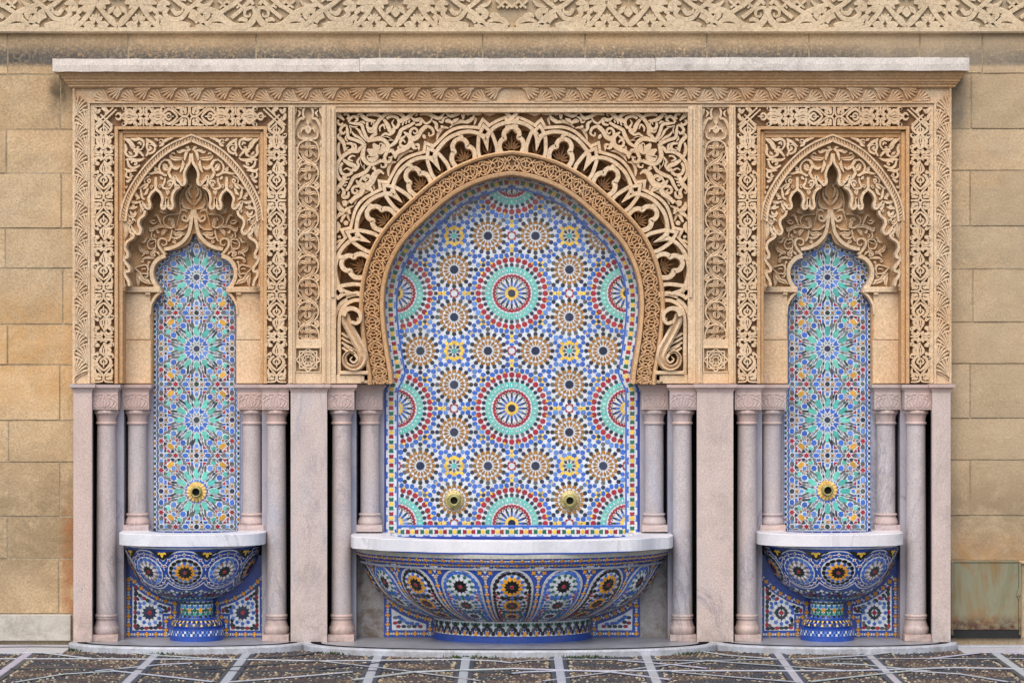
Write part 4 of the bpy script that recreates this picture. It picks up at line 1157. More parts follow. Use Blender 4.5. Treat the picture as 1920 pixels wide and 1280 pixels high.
    # straps running down beside the scroll bracket
    q = [P(DI[4], 8, 34), (636, 580), (629, 605), (628, 640), (628, 702)]
    ribbon(m, lay(.085, mx), [(652, 561), (640, 570), (630, 590), (627.5, 620), (627.5, 692)], 3.6, -.03, .058, 'flat', 3)
    ribbon(m, lay(.085, mx), [(684, 563), (662, 564), (644, 577), (637.5, 600), (637, 650), (637, 704)], 3.4, -.03, .06, 'flat', 3)
    ribbon(m, lay(.085, mx), [(650, 556), (668, 551), (686, 553)], 4.5, -.03, .0615, 'flat', 3)
# knot at the crown
f = lay(.085)
for s in (0, 1):
    g = (lambda x: 1919-x) if s else (lambda x: x)
    ribbon(m, f, [(g(947), 200), (g(949), 212), (g(958), 222), (g(968), 230), (g(972), 236)], 3.6, -.03, .0625+.0015*s, 'flat', 2)
    ribbon(m, f, [(g(948), 222), (g(952), 232), (g(962), 242), (g(970), 250)], 3.0, -.03, .061+.0015*s, 'flat', 2)
m.build('pierced_lobes', M['carved'], arch)
# ---- scroll brackets at the springing
def bracket(mx):
    f = lay(.07, mx)
    t = thing('scroll_bracket', 'large S shaped stone volute beside the foot of the central arch on its %s' % ('right' if mx else 'left'), 'scroll bracket', 'scroll brackets', loc=(0, 0, 0))
    def z8(mb, w, h, prof, *c):
        ws, pts = conv(540, 560, 7.11, w, c); ribbon(mb, f, pts, ws, -.03, h, prof, 2)
    m = MB()
    z8(m, [40, 60, 58, 60, 62, 60, 54, 46, 38, 30, 22, 14], .085, 'vein', 780,200, 790,300, 850,430, 920,560, 985,680, 1010,790, 960,890, 870,920, 780,870, 765,770, 830,705, 910,740)
    z8(m, [30, 26, 22, 16, 8], .088, 'round', 900,735, 935,800, 890,850, 840,810, 870,770)
    m.build('scroll_body', M['carved'], t)
    m = MB(); z8(m, [34, 32, 26, 24, 24, 22, 20], .094, 'flat', 750,230, 790,150, 880,135, 965,190, 975,280, 920,330, 860,310)
    z8(m, [14, 34, 10], .06, 'round', 930,250, 940,275, 930,300); m.build('upper_curl', M['carved'], t)
    m = MB()
    for k, (x, y) in enumerate(((720, 460), (722, 520), (722, 580), (730, 650), (760, 620))):
        z8(m, [22, 24, 12, 5], .05, 'round', x,y, x+60,y+40, 860,y+90-k*8, 930,690)
    m.build('shell_fill', M['carved'], t)
    m = MB(); pbox(m, f, 638, 692, 695, 702, -.03, .07, .004); pbox(m, f, 664, 684, 703.5, 716, -.02, .055, .004); m.build('bracket_foot', M['carved'], t)
for mx in (False, True): bracket(mx)
# ------------------------------------------------------------------ marble piers, jambs and colonnettes
f0 = lay(-.03)
def pier(a, b, label, capx):
    t = thing('marble_pier', label, 'marble pier', 'flat marble piers')
    m = MB(); rough_face(m, f0(a, 0)[0], f0(b, 0)[0], -.03, .014, -.02, f0(0, 735)[2], (4, 14), .0006, .0025); m.build('shaft', M['pink'], t)
    m = MB(); box(m, f0(a+(0 if a < 200 else 15), 0)[0], f0(b-(0 if b > 1700 else 15), 0)[0], .0145, .41, -.03, f0(0, 735)[2]); m.build('core', M['greymarble'], t)
    m = MB(); V = []
    pr = [(0, 735.2), (.5, 733), (1.8, 730), (4.5, 727), (6.8, 726), (7, 720)]
    for e, py in pr:
        z = f0(0, py)[2]; d = e/S
        V += [(f0(a, 0)[0]-d, .13, z), (f0(a, 0)[0]-d, -.03-d, z), (f0(b, 0)[0]+d, -.03-d, z), (f0(b, 0)[0]+d, .13, z)]
    F = [(i*4+k, i*4+k+1, i*4+5+k, i*4+4+k) for i in range(len(pr)-1) for k in range(3)]+[tuple(range(4*len(pr)-4, 4*len(pr)))]
    m.add(V, F); m.build('cap', M['pinkdeep'], t)
pier(137.5, 172, 'narrow flat marble pier at the outer left edge of the fountain', 0)
pier(545, 613, 'broad flat marble pier between the left basin and the central basin', 0)
pier(1307, 1375, 'broad flat marble pier between the central basin and the right basin', 0)
pier(1748, 1782.5, 'narrow flat marble pier at the outer right edge beside the metal hatch', 0)
# recess lining, its back slab blackened to stand for shade, and jamb slabs
lin = thing('recess_lining', 'grey stone lining of the recess behind the marble columns, back slab blackened for shade', 'recess lining')
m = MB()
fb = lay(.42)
box(m, -2.5, 2.5, .42, .6, -.1, zof(700)); m.build('shade_back_slab', M['dark'], lin)
def slab(a, b, y, py0=722, py1=1210, lab=None, ybk=None):
    py1 = 997 if y > .2 else py1
    f = lay(y); x0, x1 = f(a, 0)[0], f(b, 0)[0]
    m = MB(); rough_face(m, min(x0, x1), max(x0, x1), y, ybk or y+.08, max(f(0, py1)[2], -.06), f(0, py0)[2], (2, 10), .0004, .0015)
    return m
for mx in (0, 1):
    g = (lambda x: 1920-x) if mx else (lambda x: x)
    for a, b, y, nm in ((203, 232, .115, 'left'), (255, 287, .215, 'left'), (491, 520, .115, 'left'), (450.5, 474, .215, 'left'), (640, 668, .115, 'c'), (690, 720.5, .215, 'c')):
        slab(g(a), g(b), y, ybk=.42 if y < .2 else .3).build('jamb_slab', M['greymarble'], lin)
# colonnettes
COLM = {}
def rev(prof, n=28, sy=1.0, rf=None, cz=0):
    m = MB(); lathe(m, prof, n, 0, 0, sy, rf=rf); return m
def col_meshes(kind):
    """meshes of one colonnette, origin on its axis at floor level (front) or ledge level (rear)"""
    k = 1/S
    yc = .075 if kind == 'front' else .178
    kk = (D+yc)/D
    zt = CZ-(720-HY)/S*(D+yc-.08)/D
    zf = -.02 if kind == 'front' else CZ-(995-HY)/S*kk
    Z = lambda py: CZ-(py-HY)/S*(D+yc)/D-zf
    def q(name, pts): return [(r/S*kk, Z(py)) for r, py in pts]
    me = {}
    yo = 0 if kind == 'front' else 0
    hf = .072
    # square abacus with a hollow under it
    m = MB(); pr = [(hf-.002, 735.5), (hf, 733), (hf+.004, 730), (hf+.011, 727), (hf+.016, 726), (hf+.017, 720.4)]
    V = []
    for h, py in pr: z = Z(py); V += [(-h, -h, z), (h, -h, z), (h, h*.6, z), (-h, h*.6, z)]
    F = [(i*4+a, i*4+(a+1) % 4, i*4+4+(a+1) % 4, i*4+4+a) for i in range(len(pr)-1) for a in range(4)]+[tuple(range(4*len(pr)-4, 4*len(pr)))]
    m.add(V, F); me['abacus'] = m.mesh('abacus', M['pinkdeep'])
    m = MB(); rough_face(m, -hf, hf, -hf, hf*.6, Z(767), Z(735.3), (2, 2), .0004, .002)
    box(m, -hf+.001, hf-.001, -hf+.003, hf*.6-.001, Z(767)-.001, Z(766.5))
    def fl(x, y, h=0): return (x/S, -hf-h, Z(751)-y/S)
    fl.mx = False
    for s in (1, -1):                                      # low relief leaves on the block
        for w, c in (([.6, 1.2, .6], (0, 13, s*3, 4, s*2, -4, 0, -12)), ([.5, 1.1, .5], (s*2, 12, s*8, 6, s*9, -2, s*5, -8)), ([.5, 1.2, .5], (s*6, 13, s*14, 8, s*17, 0, s*12, -6, s*8, -2)),
                     ([.5, 1.2, .5], (s*12, 13, s*20, 9, s*22, 2, s*18, -3)), ([.5, 1.2, .5], (s*22, -12, s*15, -11, s*11, -7, s*14, -4)), ([.5, 1.2, .5], (s*3, -12, s*8, -13, s*12, -11)), ([.5, 1, .5], (s*23, 11, s*20, 13, s*16, 12)), ([.5, 1, .5], (s*23, -4, s*20, -8, s*17, -9))):
            ribbon(m, fl, [(c[i], c[i+1]) for i in range(0, len(c), 2)], w, -.001, .0028, 'round', 2.5)
    me['impost_block'] = m.mesh('impost_block', M['pinkdeep'])
    # fluted capital
    lobes = 12
    top = lambda a: 1+.05*abs(math.cos(a*lobes/2))
    m = MB(); lathe(m, q('c', [(17.6, 790), (17.8, 786), (18.6, 781), (20.2, 776.5)]), 48, rf=lambda a: 1+.025*abs(math.cos(a*lobes/2)))
    lathe(m, q('c', [(20.2, 776.4), (22.6, 774.8), (23.0, 772), (22.4, 769), (20, 766.5)]), 48, rf=top)
    me['capital'] = m.mesh('capital', M['pinkdeep'], True)
    m = MB(); lathe(m, q('r', [(17.3, 795.8), (19.4, 794.9), (20, 793), (19.4, 791), (17.6, 789.8)]), 28); me['astragal'] = m.mesh('astragal', M['pinkdeep'], True)
    if kind == 'front':
        m = MB(); lathe(m, q('s', [(18.9, 1150), (18.7, 1100), (18.3, 1000), (17.8, 880), (17.3, 795.5)]), 32); me['shaft'] = m.mesh('shaft', M['shaft'], True)
        m = MB(); lathe(m, q('b', [(22, 1187), (23.8, 1184), (24.2, 1179), (23.2, 1174), (21, 1171.5), (20.6, 1168), (19.2, 1163), (18.8, 1159.5), (20.2, 1158.5), (20.3, 1157), (19.4, 1156.2), (20.6, 1155), (20.9, 1153), (20.4, 1151), (18.8, 1150)]), 32)
        me['base'] = m.mesh('base', M['pinkdeep'], True)
        m = MB(); h = 24.6/S*kk; rough_face(m, -h, h, -h, h, 0, Z(1187), (2, 2), .0004, .0025); box(m, -h+.002, h-.002, -h+.004, h-.002, Z(1187)-.004, Z(1187)-.0002); me['plinth'] = m.mesh('plinth', M['pinkdeep'])
    else:
        m = MB(); lathe(m, q('s', [(17.6, 962), (17.6, 900), (17.3, 795.5)]), 32); me['shaft'] = m.mesh('shaft', M['shaft'], True)
        m = MB(); lathe(m, q('b', [(21.5, 982.5), (23, 980), (22.8, 977), (20.8, 972), (19.4, 968.5), (19.2, 966), (20.8, 965.2), (21.2, 963.5), (20.6, 961.8), (17.8, 961)]), 32); me['base'] = m.mesh('base', M['pinkdeep'], True)
        m = MB(); h = 24/S*kk; rough_face(m, -h, h, -h, h, 0, Z(982.6), (2, 2), .0004, .0025); box(m, -h+.002, h-.002, -h+.004, h-.002, Z(982.6)-.003, Z(982.6)-.0002); me['plinth'] = m.mesh('plinth', M['pinkdeep'])
    return me, yc, zf
protos = {}
for kind in ('front', 'rear'):
    me, yc, zf = col_meshes(kind)
    protos[kind] = (me, yc, zf)
COLS = [('front', 199.5, 'tall marble column beside the outer left pier, in front of the left basin niche'),
        ('rear', 257.5, 'short marble column on the ledge at the left end of the left basin'),
        ('rear', 472.5, 'short marble column on the ledge at the right end of the left basin'),
        ('front', 518.5, 'tall marble column between the left basin and the broad left pier'),
        ('front', 640.5, 'tall pale marble column between the broad left pier and the central basin'),
        ('rear', 693.5, 'short marble column on the ledge at the left end of the central basin'),
        ('rear', 1226.5, 'short marble column on the ledge at the right end of the central basin'),
        ('front', 1279.5, 'tall marble column between the central basin and the broad right pier'),
        ('front', 1400.5, 'tall marble column between the broad right pier and the right basin'),
        ('rear', 1447.0, 'short marble column on the ledge at the left end of the right basin'),
        ('rear', 1661.0, 'short marble column on the ledge at the right end of the right basin'),
        ('front', 1717.5, 'tall marble column beside the outer right pier, nearest the metal hatch')]
first = {}
for kind, px, lab in COLS:
    me, yc, zf = protos[kind]
    loc = (lay(yc)(px, 0)[0], yc, zf)
    if kind not in first:
        t = thing('marble_column', lab, 'column', kind == 'front' and 'tall front marble columns' or 'short rear marble columns', loc)
        for nm, mesh in me.items(): obj(nm, mesh, t)
        first[kind] = t
    else:
        src = first[kind]; t = src.copy(); C.objects.link(t); t['label'] = lab; t.location = loc
        for ch in list(src.children):
            c = ch.copy(); C.objects.link(c); c.parent = t
    t.rotation_euler = (0, 0, 0)
# ------------------------------------------------------------------ glazed tile mosaics
TC = {'bblue': srgb(40, 74, 156), 'gold': srgb(206, 156, 58), 'white': srgb(214, 219, 226), 'blue': srgb(54, 102, 190), 'lblue': srgb(96, 138, 206), 'dblue': srgb(36, 58, 150), 'navy': srgb(36, 46, 74), 'dark': srgb(42, 54, 64), 'black': srgb(22, 24, 28),
      'grey': srgb(92, 98, 100), 'ochre': srgb(160, 110, 42), 'yellow': srgb(238, 196, 74), 'amber': srgb(226, 156, 36), 'red': srgb(156, 36, 54), 'teal': srgb(104, 190, 176), 'dteal': srgb(82, 180, 172), 'green': srgb(28, 106, 84)}
VAR = {'dark': ['dark', 'navy', 'dark', 'grey', 'navy'], 'blue': ['blue', 'blue', 'blue', 'lblue'], 'teal': ['teal', 'teal', 'dteal'], 'slate': ['grey', 'dark', 'grey']}
def tcol(name, rnd=None):
    rnd = rnd or random
    n = rnd.choice(VAR[name]) if name in VAR else name
    c = TC[n]; j = rnd.uniform(.76, 1.14)
    return (min(1, c[0]*j), min(1, c[1]*j), min(1, c[2]*j), 1)
def ngon(n, r, rot=0.0, sy=1.0): return [(r*math.cos(2*math.pi*i/n+rot), r*sy*math.sin(2*math.pi*i/n+rot)) for i in range(n)]
def star(n, r1, r2, rot=0.0): return [((r1 if i % 2 == 0 else r2)*math.cos(math.pi*i/n+rot), (r1 if i % 2 == 0 else r2)*math.sin(math.pi*i/n+rot)) for i in range(2*n)]
def oval(a, b, n=8): return [(a*math.cos(2*math.pi*(i+.5)/n), b*math.sin(2*math.pi*(i+.5)/n)) for i in range(n)]
SH = {}                                        # canonical outlines, +x = radially outward, photo px
SH['hex'] = ngon(6, 3.55); SH['shield'] = [(3.2, 0), (1.4, 2.7), (-1.6, 2.9), (-3.0, 1.2), (-3.0, -1.2), (-1.6, -2.9), (1.4, -2.7)]
SH['redstar'] = star(8, 4.7, 3.9, math.pi/8); SH['teal'] = [(-5.3, -3.2), (5.3, -4.1), (5.6, 0), (5.3, 4.1), (-5.3, 3.2)]
SH['slot'] = oval(2.5, 1.15, 6); SH['redtri'] = [(3.2, 2.6), (1.6, 0), (3.2, -2.6), (-.8, -2.4), (-3.0, 0), (-.8, 2.4)]
SH['wye'] = [(4.6, 2.2), (3.4, 0), (4.6, -2.2), (1.2, -1.3), (-4.4, -1.9), (-2.6, 0), (-4.4, 1.9), (1.2, 1.3)]
SH['dot'] = ngon(4, 1.3); SH['petal'] = [(3.6, 0), (.6, 1.6), (-3.6, .9), (-3.6, -.9), (.6, -1.6)]; SH['ypetal'] = [(4.0, 0), (-3.2, 1.55), (-3.6, 0), (-3.2, -1.55)]
SH['core16'] = star(16, 8.3, 6.6); SH['core16s'] = star(16, 7.6, 6.0)
SH['tooth'] = [(3.3, 1.6), (2.4, 3.3), (-2.8, 3.3), (-1.3, 0), (-2.8, -3.3), (2.4, -3.3), (3.3, -1.6)]
SH['kite'] = [(4.2, 0), (.8, 2.35), (-4.6, .35), (-4.6, -.35), (.8, -2.35)]
SH['blueov'] = [(4.6, 0), (2.8, 3.1), (-2.0, 3.6), (-4.2, 1.4), (-4.2, -1.4), (-2.0, -3.6), (2.8, -3.1)]; SH['blues'] = ngon(7, 3.6); SH['bluem'] = ngon(8, 4.3)
SH['ychev'] = [(3.2, 0), (2.0, 2.6), (-1.8, 2.8), (-3.2, 0), (-1.8, -2.8), (2.0, -2.6)]; SH['ystar'] = star(4, 4.6, 2.2); SH['ysm'] = ngon(4, 2.3); SH['yrhomb'] = [(3.6, 0), (0, 2.1), (-3.6, 0), (0, -2.1)]
SH['drhomb'] = [(3.8, 0), (0, 2.4), (-3.8, 0), (0, -2.4)]; SH['teal8'] = star(8, 4.6, 3.6); SH['sq'] = [(2, 2), (-2, 2), (-2, -2), (2, -2)]; SH['redring'] = [(2.2, 2.5), (-.8, 1.8), (.2, 0), (-.8, -1.8), (2.2, -2.5), (3.0, 0)]
G_ = {'kite': 1.16, 'tooth': 1.1, 'ypetal': 1.35, 'petal': 1.3, 'blues': 1.08, 'bluem': 1.08, 'blueov': 1.06, 'ysm': 1.4, 'ychev': 1.12, 'wye': 1.2, 'redtri': 1.15, 'core16': 1.05, 'core16s': 1.08, 'hex': 1.14, 'ystar': 1.25}
for k_ in list(SH):
    if k_ not in ('teal', 'slot', 'dot', 'redring'): SH[k_] = [(u*G_.get(k_, 1.14), v*G_.get(k_, 1.14)) for u, v in SH[k_]]
class Tiles:
    """collects (outline, x, y, angle, colour, lift) and makes the largest 300 separate tiles, the rest one mass"""
    def __init__(s): s.t = []
    def add(s, shape, x, y, ang, col, lift=0.0, scale=1.0, keep=None):
        s.t.append((shape, x, y, ang, col, lift, scale))
    def poly(s, pts, col, lift=0.0):
        c = (sum(p[0] for p in pts)/len(pts), sum(p[1] for p in pts)/len(pts))
        s.t.append(([(p[0]-c[0], p[1]-c[1]) for p in pts], c[0], c[1], 0.0, col, lift, 1.0))
    def out(s, tile):
        shp, x, y, a, col, lift, sc_ = tile
        P = SH[shp] if isinstance(shp, str) else shp
        ca, sa = math.cos(a)*sc_, math.sin(a)*sc_
        return [(x+ca*u-sa*v, y+sa*u+ca*v) for u, v in P]
GROUT, GCOL = .55, srgb(120, 116, 110)
def prism(mb, P, f, col, t=.0018, lift=0.0, ch=.96, c0=None):
    n = len(P); cx = sum(p[0] for p in P)/n; cy = sum(p[1] for p in P)/n
    tx, ty = random.uniform(-.0001, .0001), random.uniform(-.0001, .0001)
    rr = max(math.hypot(x-cx, y-cy) for x, y in P); gs = 1+GROUT/max(rr, 1)
    V = [f(cx+(x-cx)*gs, cy+(y-cy)*gs, lift+.0002) for x, y in P]+[f(cx+(x-cx)*ch, cy+(y-cy)*ch, lift+t+(x-cx)*tx+(y-cy)*ty) for x, y in P]
    F = [tuple(range(n, 2*n))]+[(i, (i+1) % n, n+(i+1) % n, n+i) for i in range(n)]
    n0 = len(mb.c); mb.add(V, F, col)
    for i in range(n0, n0+n): mb.c[i] = GCOL
def finish(T, f, parent, flat=True, nmax=300, field='tile_field', t=.0022):
    """tiles of a mosaic -> separate objects for the largest, one mass for the rest"""
    A = [(abs(area2(np.array(T.out(k)))), i) for i, k in enumerate(T.t)]
    big = set(i for _, i in sorted(A, reverse=True)[:nmax])
    mb = MB(); cache = {}
    for i, k in enumerate(T.t):
        c = tcol(k[4])
        if i not in big: prism(mb, T.out(k), f, c, t, k[5]); continue
        if flat and isinstance(k[0], str):
            key = (k[0], k[4], random.randrange(3), k[5], k[6])
            if key not in cache:
                m = MB(); g = lambda x, y, h=0: (x/S*f.k, -h, -y/S*f.k)
                prism(m, [(u*k[6], v*k[6]) for u, v in SH[k[0]]], g, c, t, k[5]); cache[key] = m.mesh('tile', M['tile'])
            o = obj('tile', cache[key], parent); o.location = f(k[1], k[2], 0); o.rotation_euler = (random.uniform(-.012, .012), k[3], random.uniform(-.012, .012))
        else:
            m = MB(); prism(m, T.out(k), f, c, t, k[5]); obj('tile', m.mesh('tile', M['tile']), parent)
    if mb.v: mb.build(field, M['tile'], parent, kind='stuff')
def gridmesh(f, us, vs, h=0.0, col=None):
    m = MB(); V = [f(u, v, h) for v in vs for u in us]; n = len(us)
    F = [(j*n+i, j*n+i+1, (j+1)*n+i+1, (j+1)*n+i) for j in range(len(vs)-1) for i in range(n-1)]
    m.add(V, F, col); return m
# ---------------- central panel
FT = .225
fp = lay(FT); fp.k = (D+FT)/D
panel = thing('tile_mosaic', 'tall horseshoe mosaic panel of round green and red rosettes in the central arch', 'mosaic panel', 'zellige mosaic panels')
OUT_L = [(721, 1018), (721, 730), (721.5, 716), (733, 708)]+[(x-2.5, y) for x, y in INNER[1:]]
def central_cell():
    """tiles of one 216 px square cell, measured from the yellow flower at its centre"""
    it = []
    q = lambda x, y, a, s, c, l=0: it.append((x, y, R(a), s, c, l))
    q(0, 0, 0, 'teal8', 'dteal'); q(9, 0, 0, 'drhomb', 'grey'); q(6.8, 6.8, 45, 'drhomb', 'dark')
    q(16, 0, 0, 'ychev', 'yellow'); q(13.6, 5.9, 25, 'ychev', 'yellow'); q(14, 13.6, 45, 'ychev', 'yellow'); q(22.8, 0, 0, 'blues', 'blue'); q(19.2, 9.0, 25, 'bluem', 'blue')
    q(26.2, 15.6, 31, 'blues', 'blue'); q(24.8, 24.8, 45, 'bluem', 'blue'); q(32.4, 32.4, 135, 'yrhomb', 'yellow'); q(35.4, 29.2, 40, 'blues', 'blue'); q(38.6, 38.6, 45, 'bluem', 'blue')
    q(47.8, 37.6, 20, 'blues', 'blue'); q(54.6, 45.6, 20, 'bluem', 'blue'); q(63.6, 52, 90, 'blueov', 'blue'); q(55, 55, 45, 'ychev', 'dark'); q(50.3, 50.3, 45, 'ysm', 'yellow'); q(58.5, 49.8, 0, 'ysm', 'yellow')
    q(71.8, 45.2, 30, 'bluem', 'blue'); q(79, 38.8, 80, 'blueov', 'blue'); q(88.4, 38.2, 95, 'blueov', 'blue'); q(98.6, 37.0, 60, 'blueov', 'blue'); q(100.2, 26, 80, 'bluem', 'blue'); q(99.8, 15.8, 80, 'blues', 'blue'); q(108, 11.4, 90, 'blues', 'blue')
    q(108, 19.2, 90, 'ystar', 'yellow'); q(108, 27.2, 90, 'ychev', 'yellow'); q(108, 23.4, 90, 'dot', 'grey', .0004); q(108, 34.2, 90, 'ychev', 'dark'); q(94.4, 42, 70, 'ysm', 'yellow'); q(70, 51.6, 50, 'ysm', 'yellow'); q(103.6, 38.5, 70, 'dot', 'yellow')
    q(63.4, 40.6, 0, 'hex', 'dark'); q(92.2, 29.6, 0, 'hex', 'dark')
    for k in range(5): a = 11.25*k; q(108-63*math.cos(R(a)), 108-63*math.sin(R(a)), a, 'redstar', 'red'); q(108-53.6*math.cos(R(a)), 108-53.6*math.sin(R(a)), a+180, 'shield', 'dark')
    for k in range(5):
        a = 11.25*k+5.6; c, s = math.cos(R(a)), math.sin(R(a))
        if k < 4: q(108-32.6*c, 108-32.6*s, a+180, 'redtri', 'red')
    for k in range(5):
        a = 11.25*k; c, s = math.cos(R(a)), math.sin(R(a))
        q(108-44*c, 108-44*s, a+180, 'teal', 'teal'); q(108-43.6*c, 108-43.6*s, a+180, 'slot', 'white', .0009)
    for k in range(3):
        a = 22.5*k; c, s = math.cos(R(a)), math.sin(R(a))
        q(108-25*c, 108-25*s, a+180, 'wye', 'dark'); q(108-17.6*c, 108-17.6*s, a+180, 'petal', 'blue')
        if k < 2:
            b = a+11.25; c, s = math.cos(R(b)), math.sin(R(b)); q(108-28*c, 108-28*s, b+180, 'dot', 'ochre'); q(108-11.8*c, 108-11.8*s, b+180, 'ypetal', 'yellow')
    q(108, 108, 0, 'core16s', 'navy')
    q(63.4, 0, 0, 'core16', 'navy')
    for k in range(-8, 9):
        a = 22.5*k
        if k > -8: q(63.4+24.3*math.cos(R(a)), 24.3*math.sin(R(a)), a, 'tooth', 'ochre'); q(63.4+31.8*math.cos(R(a)), 31.8*math.sin(R(a)), a, 'hex', 'dark')
        b = a+11.25
        if k < 8: q(63.4+15.8*math.cos(R(b)), 15.8*math.sin(R(b)), b, 'kite', 'ochre')
    for k in range(3): a = 45*k+90; q(108+6.4*math.cos(R(a)), 6.4*math.sin(R(a)), a, 'redring', 'red')
    q(101.6, 0, 180, 'redring', 'red')
    return D4(it)
CELL = central_cell()
T = Tiles(); seen = set()
half = [p for p in OUT_L]; full_out = half+[(1919-x, y) for x, y in half[::-1]]
def shrink(poly, d):
    p = np.array(poly, float); keep = [p[0]]
    for x in p[1:]:
        if np.hypot(*(x-keep[-1])) > .5: keep.append(x)
    p = np.array(keep); nr = normals2(p, True)
    if area2(p) < 0: nr = -nr
    return p+nr*d
dense = cr(np.array(half), 4); dense = np.vstack([dense, np.stack([1919-dense[::-1, 0], dense[::-1, 1]], 1)])
clip = [tuple(p) for p in shrink(dense, 23.5)]
for ci in (-1, 0, 1, 2):
    for cj in range(-1, 4):
        ox, oy = 851.5+216*(ci), 442.2+215.4*(cj)
        for (x, y, a, s, c, l) in CELL:
            X, Y = ox+x, oy+y*.997
            if Y > 988 or not inside(clip, X, Y): continue
            key = (round(X/1.6), round(Y/1.6), s)
            if any((key[0]+i, key[1]+j, s) in seen for i in (-1, 0, 1) for j in (-1, 0, 1)): continue
            seen.add(key); T.add(s, X, Y, a, c, l)
NA = len(T.t)
m = MB(); q = [tuple(p) for p in dense]; plate(m, fp, [p for p in q] , (), -.06, 0.0, col=TC['white'])
m.build('white_bed', M['bedtile'], panel)
# border of the panel
bp = np.vstack([cr(np.array([(733.5, 996), (733.5, 735), (737, 714), (747.5, 702)]), 3)[:-1], shrink(cr(np.array(INNER[1:]), 4), 0)]) if False else None
inn = np.array(off_curve(0)); 
path = []
for s in np.arange(4, ARCd[-1], 3.0):
    path.append(arc_pt(s, -12.5))
path = [(733.7, 998), (733.7, 900), (733.7, 800), (733.7, 745), (735, 727), (742, 712)]+[p for p in path if p[1] < 700]
path = cr(np.array(path), 3.0); path = path[path[:, 0] <= 959.5]
pn = normals2(path); pd = np.r_[0, np.cumsum(np.hypot(*np.diff(path, axis=0).T))]
if pn[3][0] > 0: pn = -pn
mb = MB(); ml = MB()
for mx in (False, True):
    f = lay(FT, mx); k = (lambda x: 1919.0-x) 
    fx = lay(FT); mir = (lambda p: [(1919-x, y) for x, y in p]) if mx else (lambda p: p)
    base = path; 
    ribbon(mb, fx, mir([tuple(p) for p in base]), 12.6, -.001, .0036, 'flat', 3, col=TC['white'])
    for o_, w_, c_ in ((11.2, 1.7, 'dblue'), (-11.6, 1.6, 'blue')):
        ribbon(ml, fx, mir([tuple(base[i]+pn[i]*o_) for i in range(len(base))]), w_, .001, .0052, 'flat', 3, smooth=False, col=TC[c_])
mb.build('border_bed', M['bedtile'], panel); ml.build('blue_border_line', M['tile'], panel)
def ppt(s, o):
    x, y = np.interp(s, pd, path[:, 0]), np.interp(s, pd, path[:, 1]); nx, ny = np.interp(s, pd, pn[:, 0]), np.interp(s, pd, pn[:, 1]); return (x+nx*o, y+ny*o)
BT = Tiles()
def border_run(pt, L, mir, pitch=26.7, s0=0.0, n0=0):
    n = int(L/pitch)+1
    for k in range(n+1):
        s = s0+k*pitch
        if s > L+4: break
        col = 'green' if (k+n0) % 2 == 0 else 'red'
        def P(pts, c, l=.0036): BT.poly([mir(pt(min(max(s+a, 0), L), o)) for a, o in pts], c, l)
        P([(4.7*math.cos(R(45*i))*(1 if i % 2 == 0 else .62)*1.1, 4.7*math.sin(R(45*i))*(1 if i % 2 == 0 else .62)*1.1) for i in range(8)], 'yellow')
        for sg in (1, -1):
            P([(sg*4.6, 0), (sg*5.2, 4.2), (sg*8, 3.4), (sg*10.8, 4.4), (sg*11.8, 2.4), (sg*11, 0), (sg*11.8, -2.4), (sg*10.8, -4.4), (sg*8, -3.4), (sg*5.2, -4.2)], col)
            P([(-6.5, sg*9), (-5, sg*6), (0, sg*7.4), (5, sg*6), (6.5, sg*9), (4, sg*9.6), (-4, sg*9.6)], 'blue')
        for sg in ():
            P([(13.35-12.6, sg*10.1), (13.35+12.6, sg*10.1), (13.35+12.6, sg*12.6), (13.35-12.6, sg*12.6)], 'dblue' if sg > 0 else 'blue', .0012) if s+26 <= L+2 else None
for mx in (False, True):
    mir = (lambda p: (1919-p[0], p[1])) if mx else (lambda p: p)
    border_run(ppt, pd[-1], mir, pd[-1]/round(pd[-1]/26.7), 0)
hb = lambda s, o: (735+s, 996.5+o)
Lh = 1183.5-735+1
mbh = MB(); ribbon(mbh, lay(FT), [(721.5, 997), (800, 997), (1100, 997), (1197.5, 997)], 11.8, -.001, .0037, 'flat', 20, col=TC['white']); mbh.build('border_bed', M['bedtile'], panel)
for y_, w_, c_ in ((985.8, 2.2, 'blue'), (1009.5, 4.5, 'dblue')):
    mbh = MB(); ribbon(mbh, lay(FT), [(722+(24 if y_ < 990 else 0), y_), (900, y_), (1197-(24 if y_ < 990 else 0), y_)], w_, .001, .0054, 'flat', 20, col=TC[c_]); mbh.build('blue_border_line', M['tile'], panel)
_o = BT.t; 
def hb2(s, o): return (746+s, 996.3+o*.95)
border_run(hb2, 426, lambda p: p, 26.6, .5)
T.t += BT.t
finish(T, fp, panel)
